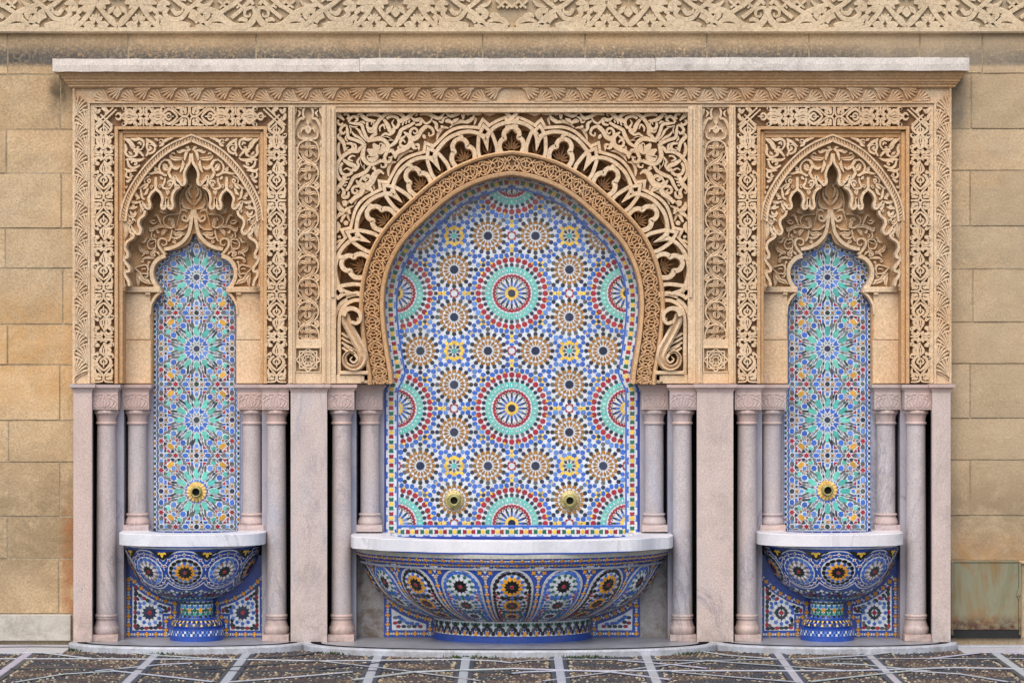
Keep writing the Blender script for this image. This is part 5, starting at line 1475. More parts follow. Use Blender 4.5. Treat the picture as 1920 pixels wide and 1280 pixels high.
# ---------------- narrow side panels
SQ = []
def side_cell():
    it = []; k = 1/7.11
    def q(x, y, a, pts, c, l=0): it.append((x*k, y*k, R(a), tuple((u*k, v*k) for u, v in pts), c, l))
    q(0, 0, 0, star(12, 42, 30), 'dark')
    P_pet = [(-72, 0), (-34, 36), (50, 38), (72, 0), (50, -38), (-34, -36)]
    P_dart = [(-46, 0), (-2, 31), (34, 30), (14, 0), (34, -30), (-2, -31)]
    P_sl = [(-48, 0), (0, 13), (48, 0), (0, -13)]
    P_bar = [(-62, 12), (40, 16), (62, -2), (40, -15), (-62, -12)]
    for j in range(12):
        a = 30*j; c, s = math.cos(R(a)), math.sin(R(a))
        q(232*c, 232*s, a, P_pet, 'teal'); q(131*c, 131*s, a, P_dart, 'blue')
        b = a+15; c, s = math.cos(R(b)), math.sin(R(b)); q(208*c, 208*s, b, P_sl, 'slate'); q(76*c, 76*s, b, [(-20, 0), (0, 8), (20, 0), (0, -8)], 'slate')
        for d in (-6.8, 6.8):
            c, s = math.cos(R(b+d)), math.sin(R(b+d)); q(310*c, 310*s, b-d*1.4, P_bar, 'slate')
        c, s = math.cos(R(b)), math.sin(R(b)); q(322*c, 322*s, b, [(-46, 0), (0, 15), (46, 0), (0, -15)], 'slate')
    hx = [(40, 0), (20, 33), (-20, 33), (-40, 0), (-20, -33), (20, -33)]
    sc = lambda p, a, b=None: [(u*a, v*(b or a)) for u, v in p]
    q(-180, 305, 120, hx, 'blue'); q(0, 345, 90, sc(hx, .72), 'lblue')
    q(-222, 372, 120, [(30, 30), (10, 34), (-22, 20), (-14, 0), (-22, -20), (10, -34), (30, -30)], 'teal')
    q(-345, 350, 135, [(36, 0), (26, 44), (-12, 48), (-32, 24), (-26, 0), (-32, -24), (-12, -48), (26, -44)], 'gold')
    q(-280, 473, 0, star(6, 42, 24, math.pi/6), 'red'); q(-150, 473, 0, sc(hx, 1.05, .85), 'blue')
    q(0, 473, 0, star(8, 36, 29), 'dark'); q(-68, 473, 0, [(24, 24), (0, 14), (-24, 24), (-14, 0), (-24, -24), (0, -14), (24, -24), (14, 0)], 'ochre'); q(0, 408, 90, [(24, 24), (0, 14), (-24, 24), (-14, 0), (-24, -24), (0, -14), (24, -24), (14, 0)], 'ochre')
    q(-62, 413, 0, ngon(8, 18), 'dark'); q(-120, 415, 0, [(30, 16), (-30, 16), (-24, 0), (-30, -16), (30, -16), (24, 0)], 'blue')
    q(-108, 366, 0, [(24, 18), (-26, 18), (8, -22), (24, -18)], 'red'); q(-60, 362, 90, [(26, 13), (-22, 13), (-26, -13), (22, -13)], 'blue')
    q(-235, 418, 30, [(32, 0), (8, 22), (-30, 20), (-16, 0), (-30, -20), (8, -22)], 'slate'); q(-318, 418, 150, [(32, 0), (8, 22), (-30, 20), (-16, 0), (-30, -20), (8, -22)], 'dark')
    q(-370, 412, 0, [(26, 18), (-22, 18), (-26, -8), (0, -18)], 'red'); q(-417, 413, 0, ngon(8, 17), 'dark'); q(-470, 408, 0, [(24, 20), (-24, 20), (-16, 0), (-24, -20), (24, -20), (16, 0)], 'lblue')
    q(-365, 470, 0, [(32, 26), (-14, 28), (-32, 0), (-14, -28), (32, -26), (20, 0)], 'grey'); q(-468, 470, 0, star(8, 30, 25), 'grey')
    q(-415, 366, 45, ngon(4, 20), 'red'); q(-272, 352, 120, ngon(4, 20), 'ochre'); q(-305, 308, 135, [(26, 0), (6, 32), (-24, 20), (-24, -20), (6, -32)], 'lblue'); q(-262, 268, 135, ngon(3, 24), 'red')
    q(-235, 300, 130, ngon(4, 15), 'ochre'); q(-60, 300, 100, [(40, 8), (-40, 12), (-36, -10), (40, -12)], 'slate')
    q(-135, 400, 110, ngon(4, 14), 'grey'); q(-330, 470, 0, ngon(4, 14), 'red')
    out = []
    seenp = set()
    for (x, y, a, p, c, l) in it:
        for sx in (1, -1):
            for sy in (1, -1):
                for sw in (0, 1):
                    def tr(u, v):
                        u, v = u*sx, v*sy
                        return (v, u) if sw else (u, v)
                    X, Y = tr(x, y); key = (round(X*1.2), round(Y*1.2), c)
                    if any((key[0]+i, key[1]+j, c) in seenp for i in (-1, 0, 1) for j in (-1, 0, 1)): continue
                    seenp.add(key)
                    pts = []
                    for u, v in p:
                        uu, vv = u*math.cos(a)-v*math.sin(a), u*math.sin(a)+v*math.cos(a); uu, vv = tr(uu, vv); pts.append((uu, vv))
                    out.append((X, Y, pts, c))
    # let every piece grow towards its neighbours until only the white strapwork is left between them
    N_ = len(out); Pc = 133.6
    def bnd(i, s):
        X, Y, p, c = out[i]; q = []
        for a, b in zip(p, p[1:]+p[:1]):
            for t in (0, .33, .67): q.append((X+s*(a[0]+(b[0]-a[0])*t), Y+s*(a[1]+(b[1]-a[1])*t)))
        return np.array(q)
    ctr = np.array([(o[0], o[1]) for o in out]); sc_ = np.full(N_, 1.0); sh = [(0, 0), (0, Pc), (0, -Pc), (Pc, 0), (-Pc, 0)]
    nb = [[(j, d) for j in range(N_) for d in sh if (j != i or d != (0, 0)) and np.hypot(ctr[j, 0]+d[0]-ctr[i, 0], ctr[j, 1]+d[1]-ctr[i, 1]) < 22] for i in range(N_)]
    for it_ in range(14):
        B = [bnd(i, sc_[i]) for i in range(N_)]
        for i in range(N_):
            if sc_[i] > (1.9 if ctr[i, 0]**2+ctr[i, 1]**2 > 38**2 else 1.12): continue
            q = bnd(i, sc_[i]*1.05); ok = True
            O = [B[j]+np.array(d) for j, d in nb[i]]
            if O:
                O = np.vstack(O); dm = np.sqrt(((q[:, None, :]-O[None])**2).sum(2)).min()
                ok = dm > 1.75
            if ok: sc_[i] *= 1.05; B[i] = q
    return [(X, Y, [(u*sc_[i], v*sc_[i]) for u, v in p], c) for i, (X, Y, p, c) in enumerate(out)]
SCELL = side_cell()
def side_panel(mx):
    side = 'right' if mx else 'left'
    f = lay(FT, mx)
    t = thing('tile_mosaic', 'narrow mosaic panel of turquoise twelve rayed stars in the %s niche' % side, 'mosaic panel', 'zellige mosaic panels')
    CXP = 368.6
    OG = [(CXP, 438), (361.5, 440), (355, 454), (340, 464.6), (324, 469.3), (310.2, 470.6), (311.4, 479.8), (299.2, 490.2), (290.8, 505.6), (291, 522.5), (298.7, 535.6), (304.6, 543.6), (300.2, 552), (299.7, 558.4), (288.4, 568), (285.6, 576.7), (285.4, 640), (285.4, 1000)]
    L = cr(np.array(OG[1:]), 3.0)
    dn = np.vstack([L, np.stack([2*CXP+.2-L[::-1, 0], L[::-1, 1]], 1)])
    m = MB(); back = shrink(dn[::-1], -3); plate(m, f, [tuple(p) for p in back], (), -.05, 0.0, col=srgb(104, 110, 114))
    m.build('dark_bed', M['tile'], t)
    T = Tiles(); cl = [tuple(p) for p in shrink(dn, 10.5)]
    sn = set()
    for j, cy in enumerate((519.6, 653.3, 786.8, 920.3)):
        for X, Y, pts, c in SCELL:
            x, y = CXP+X*1.0, cy+Y*1.0
            if abs(x-CXP) > 72 or y > 993 or not inside(cl, x, y): continue
            key = (round(x/1.5), round(y/1.5))
            if any((key[0]+a, key[1]+b) in sn for a in (-1, 0, 1) for b in (-1, 0, 1)): continue
            sn.add(key)
            T.poly([(x+u, y+v) for u, v in pts], c)
    # chain border that follows the outline
    edge = shrink(dn, 5.2); n = len(L)
    for s in (0, 1):
        E = edge[:n] if s == 0 else edge[n:][::-1]
        e = E; d = np.r_[0, np.cumsum(np.hypot(*np.diff(e, axis=0).T))]; nr = normals2(e)
        if s == 1: nr = -nr
        fx = f
        for off, w, c, h in ((4.6, .75, 'blue', .0018), (-3.8, 1.3, 'dblue', .0018)):
            mb = MB(); q = e+nr*(-off)
            ribbon(mb, f, [tuple(p) for p in q], w, -.001, h, 'flat', 4, smooth=False, col=TC[c]); mb.build('blue_border_line', M['tile'], t)
        for i, ss in enumerate(np.arange(2, d[-1]-2, 9.5)):
            x, y = np.interp(ss, d, e[:, 0]), np.interp(ss, d, e[:, 1]); x2, y2 = np.interp(ss+1, d, e[:, 0]), np.interp(ss+1, d, e[:, 1])
            a = math.atan2(y2-y, x2-x)
            pts = [(3.6*math.cos(2*math.pi*k/6), 2.3*math.sin(2*math.pi*k/6)) for k in range(6)]
            T.poly([(x+u*math.cos(a)-v*math.sin(a), y+u*math.sin(a)+v*math.cos(a)) for u, v in pts], ('dark', 'green', 'dark', 'ochre', 'black')[i % 5])
            for sg in (1, -1):
                xm, ym = np.interp(ss+4.75, d, e[:, 0]), np.interp(ss+4.75, d, e[:, 1]); nx, ny = -math.sin(a), math.cos(a)
                T.poly([(xm+nx*sg*3.6+math.cos(a)*u, ym+ny*sg*3.6+math.sin(a)*u) for u in (-2.6, 2.6)]+[(xm+nx*sg*1.6, ym+ny*sg*1.6)], 'blue')
    for k in range(9): T.poly([(290+k*18, 995), (306+k*18, 995), (306+k*18, 1001), (290+k*18, 1001)], 'dblue')
    ms = MB()                                               # white strapwork round every piece
    for k in T.t:
        P = T.out(k); cx = sum(p[0] for p in P)/len(P); cy = sum(p[1] for p in P)/len(P); n = len(P); q = np.array(P)
        a = area2(q); nr_ = normals2(q if a > 0 else q[::-1], True); q = q if a > 0 else q[::-1]; q = q-nr_*1.6
        h = random.uniform(.0006, .0011); c = tuple(v*random.uniform(.92, 1.04) for v in TC['white'][:3])+(1,)
        ms.add([f(x, y, -.001) for x, y in q]+[f(x, y, h) for x, y in q], [tuple(range(n, 2*n))]+[(i, (i+1) % n, n+(i+1) % n, n+i) for i in range(n)], c)
    ms.build('white_strapwork', M['tile'], t, kind='stuff')
    global GROUT, GCOL
    g0 = (GROUT, GCOL); GROUT, GCOL = .25, srgb(150, 150, 148)
    T.t = [(a_, b_, c_, d_, e_, l_+.0011, s_) for (a_, b_, c_, d_, e_, l_, s_) in T.t]
    finish(T, f, t, flat=False)
    GROUT, GCOL = g0
for mx in (False, True): side_panel(mx)
# ------------------------------------------------------------------ basins
def plan(cx, z0):
    """plan outline in photo px (x to the right, y into the wall) -> world"""
    def f(x, y, h=0.0): return (cx+x/S, y/S, z0+h)
    f.mx = False; return f
class Bowl:
    def __init__(s, cxpx, prof, B, yc0, yc1, R0, rib=None, kz=.1):
        s.cx = lay(.225)(cxpx, 0)[0]; k = (D+.225)/D
        P = np.array(prof, float); A = P[:, 0]/S*k; Z = CZ-(P[:, 1]-HY)/S*(D+kz)/D
        d = np.r_[0, np.cumsum(np.hypot(np.diff(P[:, 0]), np.diff(P[:, 1])))]
        fine = cr(np.stack([A*S, Z*S], 1), 2.0)/S
        dd = np.r_[0, np.cumsum(np.hypot(*np.diff(fine, axis=0).T))]*S
        s.v, s.A, s.Z = dd, fine[:, 0], fine[:, 1]; s.L = dd[-1]; s.B = B; s.y0, s.y1 = yc0, yc1; s.R0 = R0; s.rib = rib; s.mx = False
        t = np.gradient(fine, axis=0); t /= np.hypot(t[:, 0], t[:, 1])[:, None]
        s.nA, s.nZ = -t[:, 1], t[:, 0]
    def __call__(s, u, v, h=0.0):
        v = min(max(v, 0), s.L); A, Z = np.interp(v, s.v, s.A), np.interp(v, s.v, s.Z); nA, nZ = np.interp(v, s.v, s.nA), np.interp(v, s.v, s.nZ)
        th = u/s.R0
        if s.rib: A = A*(1+s.rib(th, v/s.L))
        t = v/s.L; yc = s.y0+(s.y1-s.y0)*t*t
        A = A+nA*h; Z = Z+nZ*h*1.0
        return (float(s.cx+A*math.sin(th)), float(yc-s.B*A*math.cos(th)), float(Z))
def ring_pts(cx, cy, r, n=28, a0=0, a1=360): return [(cx+r*math.cos(R(a0+(a1-a0)*i/n)), cy+r*math.sin(R(a0+(a1-a0)*i/n))) for i in range(n+1)]
def disc(mb, f, cx, cy, r, col, h, n=28, sx=1.0):
    P = [(cx+r*sx*math.cos(2*math.pi*i/n), cy+r*math.sin(2*math.pi*i/n)) for i in range(n)]
    V = [f(cx, cy, h)]
    for q in (.5, 1.0): V += [f(cx+(x-cx)*q, cy+(y-cy)*q, h if q < 1 else h) for x, y in P]
    V += [f(x, y, -.001) for x, y in P]
    F = [(0, 1+i, 1+(i+1) % n) for i in range(n)]
    for a in (1, 1+n): F += [(a+i, a+n+i, a+n+(i+1) % n, a+(i+1) % n) for i in range(n)]
    mb.add(V, F, col)
SH['dart'] = [(5.2, 0), (1.0, 2.8), (-4.8, .8), (-4.8, -.8), (1.0, -2.8)]; SH['drop'] = [(4.4, 0), (2.0, 3.3), (-2.2, 2.6), (-4.2, 0), (-2.2, -2.6), (2.0, -3.3)]
SH['ovl'] = oval(4.7, 3.3, 8); SH['ov2'] = oval(3.3, 2.7, 6); SH['cross'] = [(3.6, 1.3), (1.3, 1.3), (1.3, 3.6), (-1.3, 3.6), (-1.3, 1.3), (-3.6, 1.3), (-3.6, -1.3), (-1.3, -1.3), (-1.3, -3.6), (1.3, -3.6), (1.3, -1.3), (3.6, -1.3)]
SH['bow'] = [(3.9, 2.4), (1.6, 1.5), (-1.6, 1.5), (-3.9, 2.4), (-2.6, 0), (-3.9, -2.4), (-1.6, -1.5), (1.6, -1.5), (3.9, -2.4), (2.6, 0)]; SH['eye'] = oval(.75, 1.6, 6)
SH['stud'] = star(4, 4.2, 2.4, math.pi/4); SH['lens'] = [(3.4, 0), (0, 1.1), (-3.4, 0), (0, -1.1)]; SH['redeye'] = star(4, 2.1, 1.0)
SH['star5'] = star(5, 3.6, 1.5, -math.pi/2); SH['lily'] = [(0, 6.5), (2.2, 3), (2.6, -.5), (6.8, .2), (7.0, -2.6), (3.4, -4.4), (1.6, -2.6), (0, -4), (-1.6, -2.6), (-3.4, -4.4), (-7.0, -2.6), (-6.8, .2), (-2.6, -.5), (-2.2, 3)]
SH['tri'] = [(0, 3.6), (3.9, -3), (-3.9, -3)]
def rosette(T, cx, cy, n, cols, s=1.0, l=.0012, sq=1.0, outer=True):
    """many rayed star: red eye, dark darts, petals, small drops"""
    def A(shape, r, a, c, ll=l): T.add(shape, cx+r*s*math.cos(R(a)), cy+r*s*math.sin(R(a))*sq, R(a), c, ll, s)
    T.add(ngon(8, 3.2), cx, cy, 0, cols[0], l, s)
    for i in range(n):
        a = 360/n*i+90
        A('dart', 8.4, a, cols[1]); A('drop', 14.6, a+180/n, cols[2])
        A('ov2', 19.4, a, cols[3])
def rowline(T, pts, pitch=9.0, l=.0009, s=1.0, k0=0, cross='amber'):
    """border of yellow crosses and white bow ties along a line"""
    p = np.array(pts, float); d = np.r_[0, np.cumsum(np.hypot(*np.diff(p, axis=0).T))]; n = max(1, int(round(d[-1]/pitch)))
    for k in range(n+1):
        q = d[-1]*k/n; x, y = np.interp(q, d, p[:, 0]), np.interp(q, d, p[:, 1]); x2, y2 = np.interp(min(q+1, d[-1]), d, p[:, 0]), np.interp(min(q+1, d[-1]), d, p[:, 1]); x1, y1 = np.interp(max(q-1, 0), d, p[:, 0]), np.interp(max(q-1, 0), d, p[:, 1])
        a = math.atan2(y2-y1, x2-x1)
        if (k+k0) % 2 == 0: T.add('cross', x, y, a, cross, l, s*1.14)
        else: T.add('bow', x, y, a, 'white', l, s*1.08); T.add('eye', x, y, a, 'black', l+.0007, s)
def basin_rim(t, cx, zb, zt, half, front, inner, mat=M['white'], scal=None, p=2.3):
    th = np.linspace(-90, 90, 61); out = []
    for a in th:
        sx, cy = math.sin(R(a)), math.cos(R(a))
        x = half*math.copysign(abs(sx)**(2/p), sx); y = -(front)*abs(cy)**(2/p)
        g = 1+(scal(a) if scal else 0)
        out.append((x*g, y*g))
    bk = .222*S; hb = .02*S
    o = [(-half, bk)]+[(x, y+hb*.0) for x, y in out]+[(half, bk)]
    ix, iy = inner
    notch = [(ix, bk)]+[(ix*math.sin(R(a)), bk-(bk+iy)*max(0, math.cos(R(a)))**.5) for a in np.linspace(84, -84, 25)]+[(-ix, bk)]
    o = o+notch
    m = MB(); f = plan(cx, zb)
    plate(m, f, [(x, y) for x, y in o], (), 0, zt-zb, 1.2)
    m.build('rim', mat, t)
def side_basin(mx):
    side, other = ('right', 'left') if mx else ('left', 'right')
    cxp = 361.5 if not mx else 1557.0
    t = thing('basin', 'small round blue mosaic basin with white rim on a pedestal in the %s niche' % side, 'fountain basin', 'mosaic fountain basins')
    prof = [(127, 1019), (125.5, 1030), (121, 1046), (114.5, 1062), (105, 1078), (92, 1093), (75, 1106.5), (54, 1117), (38, 1122.5), (31, 1125)]
    b = Bowl(cxp, prof, 1.08, .225, .135, 108.0)
    zb, zt = .510, .5745
    basin_rim(t, lay(0)(cxp-.8, 0)[0], zb, zt, 136.5, 72, (86, 22))
    us = np.linspace(-math.pi/2*108, math.pi/2*108, 61); vs = np.linspace(0, b.L, 36)
    bowl = gridmesh(b, us, vs, 0, TC['bblue']).build('bowl', M['tile'], t, smooth=True)
    # hidden underside of the rim and the dry inside of the basin
    m = MB(); plate(m, plan(b.cx, 0), [(124*math.sin(R(a)), .222*S-math.cos(R(a))*124*1.06) for a in np.linspace(-90, 90, 31)], (), .44, .45); m.build('basin_floor', M['slab'], t)
    m = MB(); box(m, b.cx-.30, b.cx+.30, .229, .28, .44, .585, TC['bblue']); m.build('basin_back', M['tile'], t)
    T = Tiles(); mw = MB()
    for k in range(-2, 3):
        u0, v0 = 72.0*k, 50.0
        odd = k % 2 != 0
        disc(mw, b, u0, v0, 30.6, TC['white'], .0008)
        cols = ('red', 'black', 'white', 'blue') if odd else ('red', 'black', 'amber', 'blue')
        rosette(T, u0, v0, 12, cols, 1.0, .0016)
        if odd:
            for i in range(12): a = 30*i+90; T.add('ov2', u0+17.2*math.cos(R(a)), v0+17.2*math.sin(R(a)), R(a), 'ochre', .0018, .95)
        for i in range(16): a = 22.5*i; T.add('ovl', u0+25.3*math.cos(R(a)), v0+25.3*math.sin(R(a)), R(a+90), 'blue' if odd else 'black', .0016)
        for i in range(16):
            a = 22.5*i; x, y = u0+36.3*math.cos(R(a)), v0+36.3*math.sin(R(a))
            if abs(x-u0) > 35.9: continue
            T.add('stud', x, y, R(a+45), 'white', .0008); T.add('redeye', x, y, R(a), 'red', .0022)
            a += 11.25; x, y = u0+36.3*math.cos(R(a)), v0+36.3*math.sin(R(a)); T.add('lens', x, y, R(a+90), 'white', .0008)
        for a0, a1 in ((33, 147), (213, 327)): ribbon(mw, b, ring_pts(u0, v0, 43, 22, a0, a1), 1.2, -.001, .0016, 'flat', 3, smooth=False, col=TC['white'])
        uu = u0+36
        V = [(uu-22, 7), (uu+22, 7), (uu+11, 17), (uu, 25), (uu-11, 17)]
        prism(mw, V, b, TC['black'], .004, .001); T.add('lily', uu, 13, 0, 'yellow', .0055)
        # lower tier
        for i in range(-4, 5): T.add('ovl', u0+i*8.2, 99+abs(i)*1.2, R(0), ('white', 'green', 'black')[i % 3], .0012, .8); T.add('ov2', u0+i*8.2+4, 105.5, R(90), ('black', 'white', 'lblue')[i % 3], .0012, 1.0)
        for i in range(-2, 3): T.add('ovl', u0+i*9, 112+abs(i)*2.2, R(0), 'black' if i % 2 else 'red', .0012)
        for i in range(-3, 4): T.add('ov2', u0+i*8.4, 121+abs(i)*.6, R(90), 'green' if i % 2 else 'black', .0012)
        for i in range(-3, 4): T.add('ov2', u0+i*9.4, 129, R(90), 'white' if i % 2 else 'blue', .0012)
        T.add('ystar', u0+36, 110, 0, 'white', .0012); T.add('ystar', u0+36, 98, 0, 'white', .0012)
        for i in range(-4, 5): T.add('ov2', u0+i*8.4, 137, R(90), 'green' if i % 2 else 'dteal', .0012)
    for (v, w, c) in ((2.0, 1.6, 'white'),):
        ribbon(mw, b, [(u, v) for u in np.linspace(-166, 166, 60)], w, -.001, .0016, 'flat', 6, smooth=False, col=TC[c])
    mw.build('white_inlay', M['tile'], bowl)
    T.t = [q for q in T.t if abs(q[1]) < 165]
    finish(T, b, bowl, flat=False)
    # pedestal
    cy = .125; cx = lay(.05)(366 if not mx else 1553.5, 0)[0]
    Zp = lambda py: CZ-(py-HY)/S*(D+.02)/D
    kk = 1/S*(D+.1)/D
    ped = [(30.5, 1124), (31, 1128), (30.5, 1158), (33, 1158.6), (33.5, 1160), (40, 1162.5), (46, 1168), (47.5, 1174), (45.5, 1177.5), (50, 1178.5), (50.5, 1200)]
    m = MB(); lathe(m, [(r*kk, Zp(py) if py < 1200 else -.0205) for r, py in ped], 48, cx, cy, col=TC['bblue']); m.build('pedestal', M['tile'], t)
    class PF:
        mx = False
        def __init__(s): s.p = np.array([(r, py) for r, py in ped], float)
        def __call__(s, u, v, h=0.0):
            th = u/30.0; r = np.interp(v, s.p[:, 1], s.p[:, 0]); A = r*kk+h
            return (cx+A*math.sin(th), cy-A*math.cos(th), Zp(v))
    pf = PF(); T2 = Tiles(); mw = MB()
    gw = [(u, 1143) for u in np.linspace(-45, 45, 26)]
    ribbon(mw, pf, gw, 15.0, -.0005, .0006, 'flat', 4, smooth=False, col=TC['white']); mw.build('white_inlay', M['tile'], t)
    for i in range(-4, 5):
        for j, v in enumerate((1131, 1137.5, 1144, 1150.5, 1155.5)):
            u = i*10.2+(5.1 if j % 2 else 0)
            if abs(u) < 44: T2.add('ov2' if j not in (2,) else 'ystar', u, v, R(90*(j % 2)), ('dark', 'blue', 'amber' if i % 2 else 'green', 'green', 'black')[j], .001, 1.05)
            if abs(u+5) < 44: T2.add('ov2', u+5.1, v+1, R(45), ('green', 'dteal', 'green', 'dteal', 'blue')[j], .001, .85)
    for i in range(-15, 16):
        u = i*3.0; T2.add([(0, 2.6), (1.5, -2.2), (-1.5, -2.2)], u, 1165.5, 0, 'yellow' if i % 2 else 'black', .001); T2.add([(0, 2.6), (1.5, -2.2), (-1.5, -2.2)], u, 1171, math.pi if i % 2 else 0, 'black' if i % 3 else 'yellow', .001)
    for i in range(-9, 10):
        u = i*4.9; T2.add('bow', u, 1184, R(90), 'lblue' if i % 2 else 'white', .001, .62); T2.add('bow', u+2.45, 1189, R(90), 'white' if i % 2 else 'lblue', .001, .62)
    for q in [q for q in T2.t]: pass
    mb = MB()
    for q in T2.t: prism(mb, T2.out(q), pf, tcol(q[4]), .0012, q[5])
    mb.build('pedestal_tiles', M['tile'], t, kind='stuff')
    # tiled dado behind the basin
    d = thing('mosaic_dado', 'blue tiled dado with yellow crosses behind the %s basin' % side, 'mosaic dado', 'mosaic dados')
    f = lay(.228, mx)
    g = (lambda x: x)
    m = MB(); pbox(m, lay(.228, mx), 232, 500, 1040, 1197, -.06, 0, col=TC['bblue']); m.build('blue_bed', M['tile'], d)
    T3 = Tiles(); mw = MB()
    for s in (0, 1):
        mw = MB(); X = (lambda x: 735.4-x) if s else (lambda x: x)
        pan = [(248.4, 1098), (248.2, 1181), (304.3, 1181), (304.3, 1149.2), (320.8, 1149.2), (320.8, 1136.5), (294, 1127.5), (271.5, 1114.5), (257, 1104)]
        P = [(X(x), y) for x, y in pan]
        if area2(np.array(P)) < 0: P = P[::-1]
        plate(mw, f, P, (), -.001, .0011, col=TC['white'])
        mw.build('white_inlay', M['tile'], d); cx, cyy = X(280.5), 1148
        T3.add(ngon(8, 4), cx, cyy, 0, 'red', .001)
        cl = [tuple(p) for p in shrink(np.array(P, float), 4.2)]
        for i in range(12):
            a = 30*i; T3.add('dart', cx+9.2*math.cos(R(a)), cyy+9.2*math.sin(R(a)), R(a), 'dark', .001, 1.05); T3.add('drop', cx+15.4*math.cos(R(a+15)), cyy+15.4*math.sin(R(a+15)), R(a+15), 'white', .0012)
            T3.add('ychev', cx+20.6*math.cos(R(a)), cyy+20.6*math.sin(R(a)), R(a), 'blue', .001, .95)
        ins = shrink(np.array(P, float), 6.2); ins = np.vstack([ins, ins[:1]]); dd = np.r_[0, np.cumsum(np.hypot(*np.diff(ins, axis=0).T))]
        for i, q in enumerate(np.arange(3, dd[-1]-2, 8.6)):
            x, y = np.interp(q, dd, ins[:, 0]), np.interp(q, dd, ins[:, 1]); x2, y2 = np.interp(q+1, dd, ins[:, 0]), np.interp(q+1, dd, ins[:, 1])
            if math.hypot(x-cx, y-cyy) < 22.5: continue
            T3.add('ovl', x, y, math.atan2(y2-y, x2-x), ('dark', 'dark', 'red', 'dark', 'black', 'red')[i % 6], .001, .95)
        for x, y, c in ((258, 1122, 'dark'), (262, 1131, 'blue'), (266, 1121, 'blue'), (297, 1137, 'blue'), (302, 1143, 'blue'), (297, 1172, 'dark'), (259, 1172, 'dark')): T3.add('ovl', X(x), y, R(45), c, .001, .8)
        rowline(T3, [(X(241.2), 1086), (X(241.2), 1188.4)], 8.6); rowline(T3, [(X(241.2), 1188.4), (X(318), 1188.4)], 8.6)
        rowline(T3, [(X(246), 1083), (X(261), 1099), (X(281), 1113.5), (X(303), 1124.5), (X(328), 1131)], 8.6, k0=1)
        rowline(T3, [(X(328), 1131), (X(327.5), 1156), (X(311), 1156.5), (X(311), 1188)], 8.4)
    finish(T3, f, d)
for mx in (False, True): side_basin(mx)
